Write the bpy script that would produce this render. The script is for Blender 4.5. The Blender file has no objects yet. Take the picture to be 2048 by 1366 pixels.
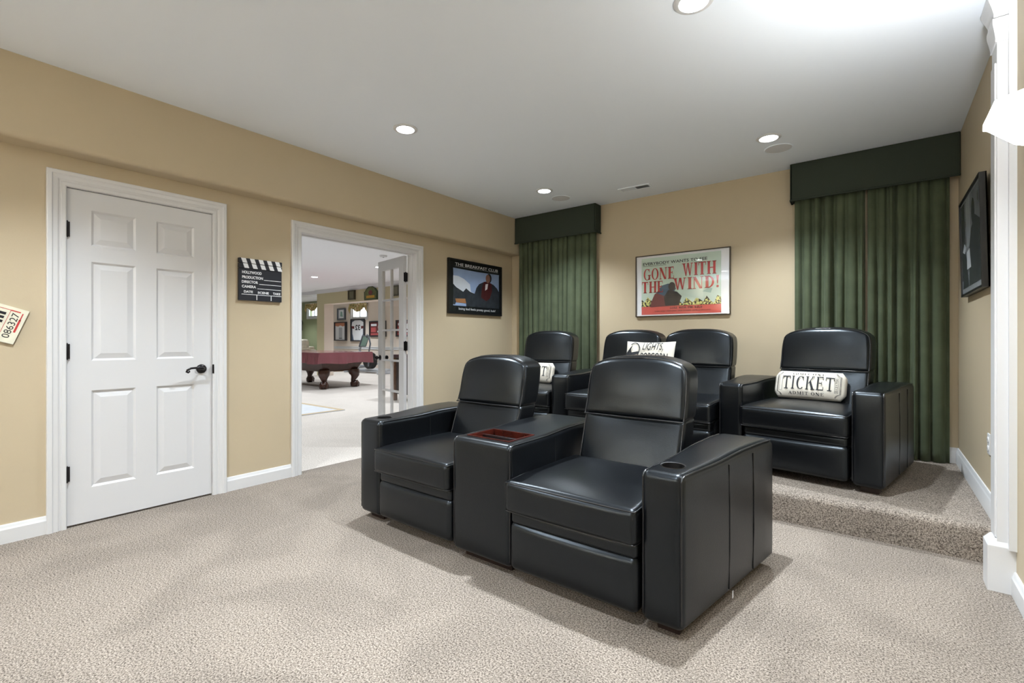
import bpy, bmesh, math, random
from mathutils import Vector, Matrix, Euler
random.seed(7)
PI = math.pi
SC = bpy.context.scene
COL = SC.collection

# ------------------------------------------------------------------ camera, world, exposure
cam_d = bpy.data.cameras.new('camera'); cam = bpy.data.objects.new('camera', cam_d); COL.objects.link(cam)
cam.location = (0, 0, 1.14); cam.rotation_euler = (PI/2, 0, math.radians(37.8))
cam_d.sensor_width = 36; cam_d.lens = 948/2048*36; cam_d.shift_y = -4/2048; cam_d.clip_start = 0.02
SC.camera = cam
SC.view_settings.view_transform = 'Standard'; SC.view_settings.look = 'None'
SC.view_settings.gamma = 1; SC.view_settings.use_curve_mapping = False
SC.view_settings.exposure = 0.53
W = bpy.data.worlds.new('world'); SC.world = W; W.use_nodes = True
W.node_tree.nodes['Background'].inputs[0].default_value = (0.80, 0.90, 1.0, 1)
W.node_tree.nodes['Background'].inputs[1].default_value = 3.0
LIGHT_MAIN = 160.0      # recessed lamps of the media room (W)
LIGHT_FAR = 138.0       # recessed lamps of the room beyond (W)
LIGHT_SCONCE = 19.0     # glowing glass of the wall sconces
LIGHT_UP = 46.0         # bulb inside each sconce (W)
LAMP_RGB = (.85, .935, 1.0)

# ------------------------------------------------------------------ materials
MATS = {}
def srgb(r, g, b):
    f = lambda c: (c/255/12.92) if c/255 <= .04045 else ((c/255+.055)/1.055)**2.4
    return (f(r), f(g), f(b), 1)
def mat(name, col, rough=.5, spec=.5, metal=0, bump=0, bscale=60, var=0, vscale=5, sheen=0, coat=0, emit=None, estr=0, coat_rough=.1):
    m = bpy.data.materials.new(name); m.use_nodes = True
    nt = m.node_tree; b = nt.nodes['Principled BSDF']
    b.inputs['Base Color'].default_value = col; b.inputs['Roughness'].default_value = rough
    b.inputs['Specular IOR Level'].default_value = spec; b.inputs['Metallic'].default_value = metal
    if sheen:
        b.inputs['Sheen Weight'].default_value = sheen; b.inputs['Sheen Roughness'].default_value = .4
        b.inputs['Sheen Tint'].default_value = (.5, .56, .42, 1)
    if coat: b.inputs['Coat Weight'].default_value = coat; b.inputs['Coat Roughness'].default_value = coat_rough
    if emit: b.inputs['Emission Color'].default_value = emit; b.inputs['Emission Strength'].default_value = estr
    if bump or var: tc = nt.nodes.new('ShaderNodeTexCoord')
    if bump:
        n = nt.nodes.new('ShaderNodeTexNoise'); n.inputs['Scale'].default_value = bscale; n.inputs['Detail'].default_value = 3
        nt.links.new(tc.outputs['Object'], n.inputs['Vector'])
        bp = nt.nodes.new('ShaderNodeBump'); bp.inputs['Strength'].default_value = bump; bp.inputs['Distance'].default_value = .004
        nt.links.new(n.outputs['Fac'], bp.inputs['Height']); nt.links.new(bp.outputs['Normal'], b.inputs['Normal'])
    if var:
        n = nt.nodes.new('ShaderNodeTexNoise'); n.inputs['Scale'].default_value = vscale; n.inputs['Detail'].default_value = 4
        nt.links.new(tc.outputs['Object'], n.inputs['Vector'])
        r = nt.nodes.new('ShaderNodeValToRGB')
        r.color_ramp.elements[0].position = .3; r.color_ramp.elements[1].position = .7
        r.color_ramp.elements[0].color = tuple(c*(1-var) for c in col[:3])+(1,)
        r.color_ramp.elements[1].color = tuple(min(1, c*(1+var)) for c in col[:3])+(1,)
        nt.links.new(n.outputs['Fac'], r.inputs['Fac']); nt.links.new(r.outputs['Color'], b.inputs['Base Color'])
    MATS[name] = m; return m
def carpet(name, dark, light, patch=.12, scale=330):
    m = mat(name, light, .95, .1); nt = m.node_tree; b = nt.nodes['Principled BSDF']; L = nt.links.new
    tc = nt.nodes.new('ShaderNodeTexCoord')
    n = nt.nodes.new('ShaderNodeTexNoise'); n.inputs['Scale'].default_value = scale; n.inputs['Detail'].default_value = 5; n.inputs['Roughness'].default_value = .85
    n2 = nt.nodes.new('ShaderNodeTexNoise'); n2.inputs['Scale'].default_value = 1.7; n2.inputs['Detail'].default_value = 3; n2.inputs['Distortion'].default_value = .7
    v = nt.nodes.new('ShaderNodeTexNoise'); v.inputs['Scale'].default_value = scale*1.6; v.inputs['Detail'].default_value = 4; v.inputs['Roughness'].default_value = .75
    for q in (n, n2, v): L(tc.outputs['Object'], q.inputs['Vector'])
    r = nt.nodes.new('ShaderNodeValToRGB'); r.color_ramp.elements[0].position = .40; r.color_ramp.elements[1].position = .59
    r.color_ramp.elements[0].color = dark; r.color_ramp.elements[1].color = light
    L(n.outputs['Fac'], r.inputs['Fac'])
    r2 = nt.nodes.new('ShaderNodeValToRGB'); r2.color_ramp.elements[0].position = .42; r2.color_ramp.elements[1].position = .58
    r2.color_ramp.elements[0].color = (1-patch,)*3+(1,); r2.color_ramp.elements[1].color = (1, 1, 1, 1)
    L(n2.outputs['Fac'], r2.inputs['Fac'])
    mx = nt.nodes.new('ShaderNodeMixRGB'); mx.blend_type = 'MULTIPLY'; mx.inputs[0].default_value = 1
    L(r.outputs['Color'], mx.inputs[1]); L(r2.outputs['Color'], mx.inputs[2]); L(mx.outputs['Color'], b.inputs['Base Color'])
    bp = nt.nodes.new('ShaderNodeBump'); bp.inputs['Strength'].default_value = .3; bp.inputs['Distance'].default_value = .005
    L(v.outputs['Fac'], bp.inputs['Height']); L(bp.outputs['Normal'], b.inputs['Normal'])
    return m
def glassmat(name, tint=(1, 1, 1, 1), gloss=.12):
    m = bpy.data.materials.new(name); m.use_nodes = True; nt = m.node_tree; nt.nodes.clear()
    o = nt.nodes.new('ShaderNodeOutputMaterial'); mx = nt.nodes.new('ShaderNodeMixShader'); mx.inputs[0].default_value = gloss
    t = nt.nodes.new('ShaderNodeBsdfTransparent'); t.inputs[0].default_value = tint
    g = nt.nodes.new('ShaderNodeBsdfGlossy'); g.inputs['Roughness'].default_value = .02
    nt.links.new(t.outputs[0], mx.inputs[1]); nt.links.new(g.outputs[0], mx.inputs[2]); nt.links.new(mx.outputs[0], o.inputs[0])
    MATS[name] = m; return m
def emis(name, col, s):
    m = bpy.data.materials.new(name); m.use_nodes = True; nt = m.node_tree; nt.nodes.clear()
    o = nt.nodes.new('ShaderNodeOutputMaterial'); e = nt.nodes.new('ShaderNodeEmission')
    e.inputs[0].default_value = col; e.inputs[1].default_value = s; nt.links.new(e.outputs[0], o.inputs[0]); MATS[name] = m; return m

M_WALL = mat('tan_paint', srgb(194, 179, 152), .55, .35, bump=.06, bscale=180, var=.015, vscale=3)
M_CEIL = mat('ceiling_paint', srgb(241, 247, 255), .8, .2)
M_CEIL2 = mat('game_room_ceiling_paint', srgb(246, 247, 250), .8, .2)
M_TRIM = mat('white_trim', srgb(218, 218, 219), .35, .45)
M_DOOR = mat('white_door', srgb(214, 214, 216), .38, .45)
M_CARPET = carpet('carpet', srgb(52, 44, 38), srgb(181, 169, 157), .15, 150)
M_CARPETF = carpet('pale_carpet', srgb(184, 174, 164), srgb(232, 224, 217), .05, 95)
M_LEATHER = mat('black_leather', srgb(9, 10, 12.5), .31, .5, bump=.10, bscale=210, var=.12, vscale=9)
M_LEATHER.node_tree.nodes['Principled BSDF'].inputs['Specular Tint'].default_value = (.80, .90, 1, 1)
M_PIPE = mat('leather_piping', srgb(22, 23, 26), .3, .6)
M_FOOTW = mat('dark_wood', srgb(36, 21, 16), .45, .5, var=.25, vscale=14)
M_MAHOG = mat('mahogany', srgb(66, 24, 17), .25, .5, var=.3, vscale=18, coat=.3)
M_BLACK = mat('black', srgb(18, 18, 20), .4, .5)
M_BRONZE = mat('oil_rubbed_bronze', srgb(34, 31, 33), .32, .6, metal=.6)
M_CHROME = mat('chrome', srgb(210, 212, 216), .2, .6, metal=1)
M_VELVET = mat('green_velvet', srgb(80, 88, 68), .85, .15, bump=.12, bscale=260, var=.14, vscale=7, sheen=.3)
M_VALANCE = mat('dark_green_fabric', srgb(58, 64, 56), .9, .1, bump=.1, bscale=300)
M_CANVAS = mat('natural_canvas', srgb(232, 226, 214), .9, .1, bump=.15, bscale=400, var=.04, vscale=6)
M_WHITE = mat('white_paper', srgb(240, 241, 244), .5, .3)
M_INK = mat('dark_ink', srgb(52, 54, 58), .7, .2)
M_GLASS = glassmat('clear_glass', gloss=.06)
M_GLASSF = glassmat('frame_glass', gloss=.035)
M_LAMP = emis('lamp_lens', (.95, .98, 1, 1), 14)
M_SHADE = emis('lit_glass_shade', (.93, .97, 1, 1), LIGHT_SCONCE)

# ------------------------------------------------------------------ mesh helpers
class MB:
    def __init__(s): s.v = []; s.f = []; s.mi = []
    def add(s, vs, fs, mi=0):
        o = len(s.v); s.v += [tuple(v) for v in vs]; s.f += [tuple(i+o for i in f) for f in fs]; s.mi += [mi]*len(fs); return s
    def box(s, x0, x1, y0, y1, z0, z1, mi=0):
        return s.add([(x0,y0,z0),(x1,y0,z0),(x1,y1,z0),(x0,y1,z0),(x0,y0,z1),(x1,y0,z1),(x1,y1,z1),(x0,y1,z1)],
              [(0,3,2,1),(4,5,6,7),(0,1,5,4),(1,2,6,5),(2,3,7,6),(3,0,4,7)], mi)
    def prism(s, poly, fn, a, b, mi=0):
        """poly 2d points, fn(u,v,w)->xyz, extruded w=a..b"""
        n = len(poly); vs = [fn(u, v, a) for u, v in poly]+[fn(u, v, b) for u, v in poly]
        fs = [tuple(range(n))[::-1], tuple(range(n, 2*n))]+[(i, (i+1) % n, n+(i+1) % n, n+i) for i in range(n)]
        return s.add(vs, fs, mi)
    def tube(s, path, r, n=8, closed=False, caps=True, mi=0):
        P = [Vector(p) for p in path]; N = len(P)
        rr = r if isinstance(r, (list, tuple)) else [r]*N
        vs = []; ref = None
        for i in range(N):
            if closed: t = P[(i+1) % N]-P[i-1]
            else: t = P[min(i+1, N-1)]-P[max(i-1, 0)]
            t.normalize()
            if ref is None: ref = Vector((0, 0, 1)) if abs(t.z) < .9 else Vector((1, 0, 0))
            a = (ref-t*ref.dot(t))
            if a.length < 1e-6: a = t.orthogonal()
            a.normalize(); ref = a; b = t.cross(a)
            for k in range(n):
                an = 2*PI*k/n; vs.append(P[i]+(a*math.cos(an)+b*math.sin(an))*rr[i])
        fs = []
        for i in range(N if closed else N-1):
            j = (i+1) % N
            for k in range(n): fs.append((i*n+k, i*n+(k+1) % n, j*n+(k+1) % n, j*n+k))
        if caps and not closed: fs += [tuple(range(n))[::-1], tuple(range((N-1)*n, N*n))]
        return s.add(vs, fs, mi)
    def lathe(s, prof, n=24, c=(0, 0, 0), axis='z', mi=0):
        vs = []; fs = []
        for r, z in prof:
            for k in range(n):
                a = 2*PI*k/n; x, y = r*math.cos(a), r*math.sin(a)
                p = {'z': (x, y, z), 'y': (x, z, y), 'x': (z, x, y)}[axis]
                vs.append((p[0]+c[0], p[1]+c[1], p[2]+c[2]))
        for i in range(len(prof)-1):
            for k in range(n): fs.append((i*n+k, i*n+(k+1) % n, (i+1)*n+(k+1) % n, (i+1)*n+k))
        fs += [tuple(range(n))[::-1], tuple(range((len(prof)-1)*n, len(prof)*n))]
        return s.add(vs, fs, mi)
    def puff(s, x0, x1, y0, y1, z0, z1, r, puff=(0, 0, 0, 0, 0, 0), m=6, k=3, fn=None, mi=0):
        """rounded box with bulging faces; puff = (-x,+x,-y,+y,-z,+z)"""
        lo = (x0, y0, z0); hi = (x1, y1, z1); C = [(a+b)/2 for a, b in zip(lo, hi)]; H = [(b-a)/2 for a, b in zip(lo, hi)]
        ax = []
        for h in H:
            rr = min(r, h*.999); e = [h-rr+rr*math.tan(PI/4*i/k) for i in range(k, -1, -1)]
            mid = [(h-rr)*(1-2*i/m) for i in range(1, m)]
            ax.append([-q for q in e]+[-q for q in mid]+e[::-1])
        n = [len(a) for a in ax]; idx = {}; vs = []
        def V(i):
            if i in idx: return idx[i]
            p = [ax[d][i[d]] for d in range(3)]; q = []
            for d in range(3):
                rr = min(r, H[d]*.999); q.append(max(-(H[d]-rr), min(H[d]-rr, p[d])))
            dv = Vector([p[d]-q[d] for d in range(3)])
            if dv.length > 0: dv = dv.normalized()*min(r, min(H)*.999)
            u = [p[d]/H[d] for d in range(3)]; o = [q[d]+dv[d] for d in range(3)]
            for d in range(3):
                a, b = [e for e in range(3) if e != d]
                w = (1-min(1, abs(u[a]))**2.5)*(1-min(1, abs(u[b]))**2.5)
                if i[d] == 0: o[d] -= puff[2*d]*w
                if i[d] == n[d]-1: o[d] += puff[2*d+1]*w
            P = [C[d]+o[d] for d in range(3)]
            if fn: P = fn(*P)
            idx[i] = len(vs); vs.append(tuple(P)); return idx[i]
        fs = []
        for d in range(3):
            a, b = (d+1) % 3, (d+2) % 3
            for side in (0, n[d]-1):
                for i in range(n[a]-1):
                    for j in range(n[b]-1):
                        q = []
                        for (ii, jj) in ((i, j), (i+1, j), (i+1, j+1), (i, j+1)):
                            t = [0, 0, 0]; t[d] = side; t[a] = ii; t[b] = jj; q.append(V(tuple(t)))
                        fs.append(tuple(q if side else q[::-1]))
        return s.add(vs, fs, mi)
    def build(s, name, m, parent=None, smooth=None, kind=None):
        me = bpy.data.meshes.new(name); me.from_pydata(s.v, [], s.f)
        for q in (m if isinstance(m, (list, tuple)) else [m]): me.materials.append(q)
        for p, i in zip(me.polygons, s.mi): p.material_index = i
        bm = bmesh.new(); bm.from_mesh(me); bmesh.ops.recalc_face_normals(bm, faces=bm.faces); bm.to_mesh(me); bm.free()
        if smooth:
            for p in me.polygons: p.use_smooth = True
            if smooth < 180: me.set_sharp_from_angle(angle=math.radians(smooth))
        o = bpy.data.objects.new(name, me); COL.objects.link(o)
        if parent: o.parent = parent
        if kind: o['kind'] = kind
        return o
def empty(name, label, cat, loc=(0, 0, 0), rz=0, group=None, rx=0, kind=None):
    o = bpy.data.objects.new(name, None); o.empty_display_size = .1; COL.objects.link(o)
    o.location = loc; o.rotation_euler = (rx, 0, rz)
    return tag(o, label, cat, group, kind)
def tag(o, label, cat=None, group=None, kind=None):
    o['label'] = label
    if cat: o['category'] = cat
    if group: o['group'] = group
    if kind: o['kind'] = kind
    return o
def struct(o, label): return tag(o, label, kind='structure')
def boolean(o, cutter_mb):
    c = cutter_mb.build('cutter', M_BLACK); md = o.modifiers.new('b', 'BOOLEAN'); md.operation = 'DIFFERENCE'; md.object = c; md.solver = 'EXACT'
    c.parent = o.parent
    bpy.context.view_layer.update(); dg = bpy.context.evaluated_depsgraph_get()
    me = bpy.data.meshes.new_from_object(o.evaluated_get(dg)); o.modifiers.clear(); old = o.data; o.data = me
    bpy.data.meshes.remove(old); cm = c.data; bpy.data.objects.remove(c); bpy.data.meshes.remove(cm)
    for p in me.polygons: p.use_smooth = True
    me.set_sharp_from_angle(angle=math.radians(50))
def smoothstep(a, b, x):
    t = max(0, min(1, (x-a)/(b-a))); return t*t*(3-2*t)

# lettering ---------------------------------------------------------------
_tx = {}
def sans(body, bold=0.0):
    """triangulated outline of a text, fitted to the unit box"""
    if (body, bold) in _tx: return _tx[(body, bold)]
    cu = bpy.data.curves.new('t', 'FONT'); cu.body = body; cu.offset = bold; cu.resolution_u = 3
    o = bpy.data.objects.new('t', cu); COL.objects.link(o); bpy.context.view_layer.update()
    me = bpy.data.meshes.new_from_object(o.evaluated_get(bpy.context.evaluated_depsgraph_get()))
    V = [(v.co.x, v.co.y) for v in me.vertices]; F = [tuple(p.vertices) for p in me.polygons]
    x0 = min(v[0] for v in V); x1 = max(v[0] for v in V); y0 = min(v[1] for v in V); y1 = max(v[1] for v in V)
    V = [((x-x0)/(x1-x0), (y-y0)/(y1-y0)) for x, y in V]
    bpy.data.objects.remove(o); bpy.data.curves.remove(cu); bpy.data.meshes.remove(me)
    _tx[(body, bold)] = (V, F); return V, F
def R(a, b, c, d): return [(a, b), (c, b), (c, d), (a, d)]
def arc(cx, cy, rx, ry, ix, iy, a0, a1, n=16):
    out = []
    for i in range(n):
        t0 = math.radians(a0+(a1-a0)*i/n); t1 = math.radians(a0+(a1-a0)*(i+1)/n)
        out.append([(cx+rx*math.cos(t0), cy+ry*math.sin(t0)), (cx+rx*math.cos(t1), cy+ry*math.sin(t1)),
                    (cx+ix*math.cos(t1), cy+iy*math.sin(t1)), (cx+ix*math.cos(t0), cy+iy*math.sin(t0))])
    return out
def make_serif(sw):
    def stem(x, w=sw): return [R(x, 0, x+w, .36), R(x, .36, x+w, .68), R(x, .68, x+w, 1), R(x-.08, 0, x+w+.08, .06), R(x-.08, .94, x+w+.08, 1)]
    return {
 'I': (.36, stem(.08)), 'T': (.82, [R(.41-sw/2,0,.41+sw/2,.5),R(.41-sw/2,.5,.41+sw/2,.94),R(.2,0,.62,.06),R(0,.92,.82,1),R(0,.74,.06,1),R(.76,.74,.82,1)]),
 'H': (.94, stem(.08)+stem(.66)+[R(.28,.47,.66,.54)]),
 'E': (.74, stem(.08)+[R(.28,.93,.68,1),R(.28,.48,.55,.55),R(.28,0,.72,.07),R(.63,.76,.68,1),R(.5,.4,.55,.64),R(.67,0,.72,.26)]),
 'N': (.94, [R(.1,0,.17,1),R(.76,0,.83,1),[(.02,1),(.28,1),(.83,0),(.6,0)],R(0,0,.28,.06),R(.66,.94,.94,1)]),
 'O': (.86, arc(.43,.5,.43,.5,.24,.45,0,360,24)),
 'C': (.8, arc(.43,.5,.43,.5,.25,.45,48,312,20)+[R(.66,.68,.72,.98)]),
 'G': (.88, arc(.43,.5,.43,.5,.25,.45,48,325,20)+[R(.62,.04,.8,.44),R(.52,.4,.9,.46),R(.66,.68,.72,.98)]),
 'W': (1.22, [[(.08,1),(.3,1),(.48,0),(.38,0)],[(.38,0),(.48,0),(.66,1),(.58,1)],[(.54,1),(.76,1),(.92,0),(.82,0)],[(.82,0),(.92,0),(1.1,1),(1.03,1)],R(0,.94,.38,1),R(.95,.94,1.2,1)]),
 'D': (.84, stem(.08)+arc(.26,.5,.56,.5,.36,.43,-90,90,14)),
 'K': (.9, stem(.08)+[[(.28,.4),(.28,.5),(.68,1),(.76,1)],[(.36,.56),(.5,.68),(.86,0),(.62,0)],R(.6,.94,.86,1),R(.54,0,.94,.06)]),
 'A': (.92, [[(.08,0),(.15,0),(.48,1),(.42,1)],[(.38,1),(.52,1),(.86,0),(.64,0)],R(.22,.3,.66,.36),R(0,0,.26,.06),R(.56,0,.94,.06)]),
 'M': (1.1, [R(.1,0,.17,1),[(.08,1),(.28,1),(.58,0),(.5,0)],[(.5,0),(.58,0),(.88,1),(.8,1)],R(.8,0,1.0,1),R(.02,0,.26,.06),R(.72,0,1.08,.06)]),
 '!': (.3, [[(.03,1),(.27,1),(.18,.3),(.12,.3)]]+arc(.15,.1,.11,.1,.001,.001,0,360,12)), ' ': (.4, [])}
SERIF = {True: make_serif(.25), False: make_serif(.14)}
def serif(body, gap=.1, heavy=True):
    polys = []; x = 0
    for ch in body:
        w, P = SERIF[heavy][ch]; polys += [[(px+x, py) for px, py in q] for q in P]; x += w+gap
    x -= gap
    V = []; F = []
    for q in polys: F.append(tuple(range(len(V), len(V)+len(q)))); V += [(px/x, py) for px, py in q]
    return V, F
def letters(mb, txt, x, z, w, h, fn, mi=0, slant=0, mirror=False):
    V, F = txt
    vs = []
    for u, v in V:
        if mirror: u = 1-u
        vs.append(fn(x+u*w+slant*v*h, z+v*h))
    return mb.add(vs, F, mi)
def flat(y): return lambda u, v: (u, y, v)

# ------------------------------------------------------------------ the room
XL, XR, YB, YF, ZC = -3.87, .48, 4.99, -3.2, 2.70
PZ = .185; PY = 3.385           # carpeted platform: height, riser
XJ = XL-.12
def wall_with_holes(name, plane, t0, t1, a0, a1, z0, z1, holes, m, label):
    """plane 'x': wall spans y=a0..a1; holes (a,b,za,zb)"""
    mb = MB(); hs = sorted(holes)
    def bx(a, b, c, d):
        if b-a < 1e-5 or d-c < 1e-5: return
        if plane == 'x': mb.box(t0, t1, a, b, c, d)
        else: mb.box(a, b, t0, t1, c, d)
    cur = a0
    for a, b, c, d in hs:
        bx(cur, a, z0, z1); bx(a, b, z0, c); bx(a, b, d, z1); cur = b
    bx(cur, a1, z0, z1)
    return struct(mb.build(name, m), label)
mb = MB(); mb.box(XJ+.04, XR, YF, PY+.3, -.1, 0); struct(mb.build('floor', M_CARPET), 'speckled beige carpet of the media room floor')
mb = MB(); mb.box(XJ, XR+.1, YF-.1, YB+.1, ZC, ZC+.1); struct(mb.build('ceiling', M_CEIL), 'smooth pale grey ceiling with recessed lights')
# carpeted step with a rounded nose
prof = [(YB, 0), (PY, 0), (PY-.004, PZ*.5)]
for i in range(9):
    a = math.radians(180-90*i/8); prof.append((PY+.032+.036*math.cos(a), PZ-.036+.036*math.sin(a)))
prof += [(YB, PZ)]
mb = MB(); mb.prism(prof, lambda u, v, w: (w, u, v), XL, XR)
struct(mb.build('platform_step', M_CARPET, smooth=40), 'carpeted raised platform step under the back row of seats')
wall_with_holes('wall_left', 'x', XJ, XL, YF, YB+.1, 0, ZC, [(.595, 1.417, 0, 2.07), (2.06, 3.345, 0, 2.055)], M_WALL, 'tan painted wall with the white door and the doorway')
mb = MB(); mb.box(XJ, XR+.1, YB, YB+.1, 0, ZC); struct(mb.build('wall_back', M_WALL), 'tan painted wall behind the back row of seats')
mb = MB(); mb.box(XR, XR+.1, YF, YB, 0, ZC); struct(mb.build('wall_right', M_WALL), 'tan painted wall with the white pilaster')
mb = MB(); mb.box(XJ, XR+.1, YF-.1, YF, 0, ZC); struct(mb.build('wall_front', M_WALL), 'tan painted wall opposite the seats')
# soffit with bullnose edge
SX = -3.72; SZ = 2.243; r = .028
prof = [(XL, ZC), (XL, SZ)]+[(SX-r+r*math.cos(math.radians(a)), SZ+r+r*math.sin(math.radians(a))) for a in range(-90, 1, 15)]+[(SX, ZC)]
mb = MB(); mb.prism(prof, lambda u, v, w: (u, w, v), YF, YB); struct(mb.build('ceiling_soffit', M_WALL, smooth=30), 'tan soffit with rounded lower edge along the left wall')

def sweep_frame(mb, y0, y1, zt, prof, fn):
    """door casing: prof [(outward offset, thickness)], mitred at the top corners; fn(a,z,d)"""
    n = len(prof); vs = []
    for (oy, sgn) in ((y0, -1), (y1, 1)): pass
    stations = []
    stations.append([fn(y0-o, 0, d) for o, d in prof]); stations.append([fn(y0-o, zt+o, d) for o, d in prof])
    stations.append([fn(y1+o, zt+o, d) for o, d in prof]); stations.append([fn(y1+o, 0, d) for o, d in prof])
    for st in stations: vs += st
    fs = []
    for i in range(3):
        for k in range(n-1): fs.append((i*n+k, i*n+k+1, (i+1)*n+k+1, (i+1)*n+k))
    mb.add(vs, fs)
CAS = [(0, 0), (0, .012), (.006, .015), (.022, .015), (.026, .011), (.032, .011), (.040, .018), (.060, .020), (.066, .026), (.084, .026), (.088, .022), (.088, 0)]
fl = lambda a, z, d: (XL+d, a, z)
mb = MB(); sweep_frame(mb, .610, 1.402, 2.062, CAS, fl)
mb.box(XJ, XL+.001, .595, .612, 0, 2.07); mb.box(XJ, XL+.001, 1.400, 1.417, 0, 2.07); mb.box(XJ, XL+.001, .595, 1.417, 2.060, 2.07)
struct(mb.build('trim_1', M_TRIM), 'white moulded casing around the closed panel door')
mb = MB(); sweep_frame(mb, 2.075, 3.330, 2.045, CAS, fl); sweep_frame(mb, 2.075, 3.330, 2.045, CAS, lambda a, z, d: (XJ-d, a, z))
mb.box(XJ, XL, 2.06, 2.077, 0, 2.055); mb.box(XJ, XL, 3.328, 3.345, 0, 2.055); mb.box(XJ, XL, 2.06, 3.345, 2.043, 2.055)
mb.box(XJ+.045, XJ+.075, 2.077, 2.087, 0, 2.043); mb.box(XJ+.045, XJ+.075, 3.318, 3.328, 0, 2.043); mb.box(XJ+.045, XJ+.075, 2.087, 3.318, 2.033, 2.043)
struct(mb.build('trim_2', M_TRIM), 'white moulded casing around the open doorway')
# baseboards
def base(name, h, fn, a, b, label):
    pr = [(0, 0), (.016, 0), (.016, h*.74), (.013, h*.80), (.010, h*.86), (.009, h*.95), (.006, h), (0, h)]
    mb = MB(); mb.prism(pr, fn, a, b); return struct(mb.build(name, M_TRIM, smooth=25), label)
base('baseboard_left', .105, lambda u, v, w: (XL+u, w, v), YF, .522, 'white baseboard left of the panel door')
base('baseboard_left', .105, lambda u, v, w: (XL+u, w, v), 1.490, 1.987, 'white baseboard between the panel door and the doorway')
base('baseboard_left', .105, lambda u, v, w: (XL+u, w, v), 3.418, PY-.002, 'white baseboard right of the doorway')
base('baseboard_left', .12, lambda u, v, w: (XL+u, w, v+PZ), PY, YB, 'white baseboard on the platform under the wide dark poster')
base('baseboard_right', .12, lambda u, v, w: (XR-u, w, v+PZ), PY, YB, 'white baseboard on the platform under the wall outlet')
base('baseboard_right', .105, lambda u, v, w: (XR-u, w, v), YF, 3.035, 'white baseboard in front of the pilaster')
base('baseboard_back', .12, lambda u, v, w: (w, YB-u, v+PZ), XL, XR, 'white baseboard behind the back row')

# pilaster on the right wall
mb = MB()
mb.box(.420, .482, 3.045, 3.165, .2, 2.56)               # shaft
mb.box(.455, .482, 3.020, 3.19, .2, ZC)
mb.box(.414, .425, 3.06, 3.15, .24, 2.40)
mb.box(.388, .482, 3.035, 3.15, 0, .205)                 # plinth
mb.add([(.388,3.035,.205),(.388,3.15,.205),(.482,3.15,.205),(.482,3.035,.205),(.41,3.05,.235),(.41,3.14,.235),(.482,3.14,.235),(.482,3.05,.235)],
       [(0,1,5,4),(1,2,6,5),(3,0,4,7),(4,5,6,7)])
cap = [(0,0),(.02,.012),(.02,.03),(.034,.06),(.050,.085),(.055,.10),(.055,.115),(0,.115)]
def collar(z, k):
    st = []
    for o, dz in cap[1:-1]:
        st.append([(.42-o*k, 3.165+o*k, z+dz), (.42-o*k, 3.045-o*k, z+dz), (.482, 3.045-o*k, z+dz), (.482, 3.165+o*k, z+dz)])
    vs = [p for s_ in st for p in s_]; fs = []
    for i in range(len(st)-1):
        for q in range(4): fs.append((i*4+q, i*4+(q+1) % 4, (i+1)*4+(q+1) % 4, (i+1)*4+q))
    fs += [(0,1,2,3), tuple((len(st)-1)*4+q for q in range(4))]
    mb.add(vs, fs)
collar(2.475, .30); mb.box(.414, .482, 3.037, 3.172, 2.55, ZC); collar(2.584, .62)
struct(mb.build('trim_3', M_TRIM), 'white pilaster with plinth and moulded capital on the right wall')

# wall outlet
t = empty('wall_outlet', 'white duplex wall outlet above the baseboard near the pilaster', 'outlet', (XR, 3.674, .564), -PI/2)
mb = MB(); mb.puff(-.036, .036, -.007, 0, -.058, .058, .004, m=2, k=2); mb.build('cover_plate', M_TRIM, t, smooth=60)
for z in (-.024, .024):
    mb = MB(); mb.lathe([(.0165, -.006), (.0165, -.0095), (.015, -.011)], 20, (0, 0, z), 'y'); s_ = mb.build('socket', M_TRIM, t, smooth=40)
    mb = MB(); mb.box(-.007, -.005, -.0113, -.0105, z-.004, z+.005); mb.box(.005, .007, -.0113, -.0105, z-.004, z+.005); mb.build('slot', M_BLACK, s_)

# ------------------------------------------------------------------ six panel door
D0, D1, DZ0, DZ1 = .614, 1.398, .012, 2.056
door = struct(empty('door_1', 'closed white six panel door with a black lever handle', None, (XL, (D0+D1)/2, 0), PI/2), 'closed white six panel door with a black lever handle')
dw = (D1-D0)/2; FY = .006; BT = .035    # local: x along wall, front at y=+FY-... (front normal -y)
pan = []
xa = [(-dw+.112, -dw+.336), (dw-.336, dw-.112)]
for (u0, u1) in xa:
    for (z0, z1) in ((.222, .823), (1.008, 1.623), (1.724, 1.942)): pan.append((u0, u1, z0, z1))
mb = MB(); yf = FY
xs = [-dw, xa[0][0], xa[0][1], xa[1][0], xa[1][1], dw]; zs = [DZ0, .222, .823, 1.008, 1.623, 1.724, 1.942, DZ1]
for i in range(5):
    for j in range(7):
        if i in (1, 3) and j in (1, 3, 5): continue
        mb.add([(xs[i], yf, zs[j]), (xs[i+1], yf, zs[j]), (xs[i+1], yf, zs[j+1]), (xs[i], yf, zs[j+1])], [(0, 1, 2, 3)])
for (u0, u1, z0, z1) in pan:     # sticking
    o = [(u0, z0), (u1, z0), (u1, z1), (u0, z1)]; k = .012
    q = [(u0+k, z0+k), (u1-k, z0+k), (u1-k, z1-k), (u0+k, z1-k)]
    mb.add([(a, yf, b) for a, b in o]+[(a, yf+.011, b) for a, b in q], [(e, (e+1) % 4, 4+(e+1) % 4, 4+e) for e in range(4)])
mb.add([(-dw, yf, DZ0), (dw, yf, DZ0), (dw, yf, DZ1), (-dw, yf, DZ1), (-dw, yf+BT, DZ0), (dw, yf+BT, DZ0), (dw, yf+BT, DZ1), (-dw, yf+BT, DZ1)],
       [(0,1,5,4), (1,2,6,5), (2,3,7,6), (3,0,4,7), (4,5,6,7)])
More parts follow.
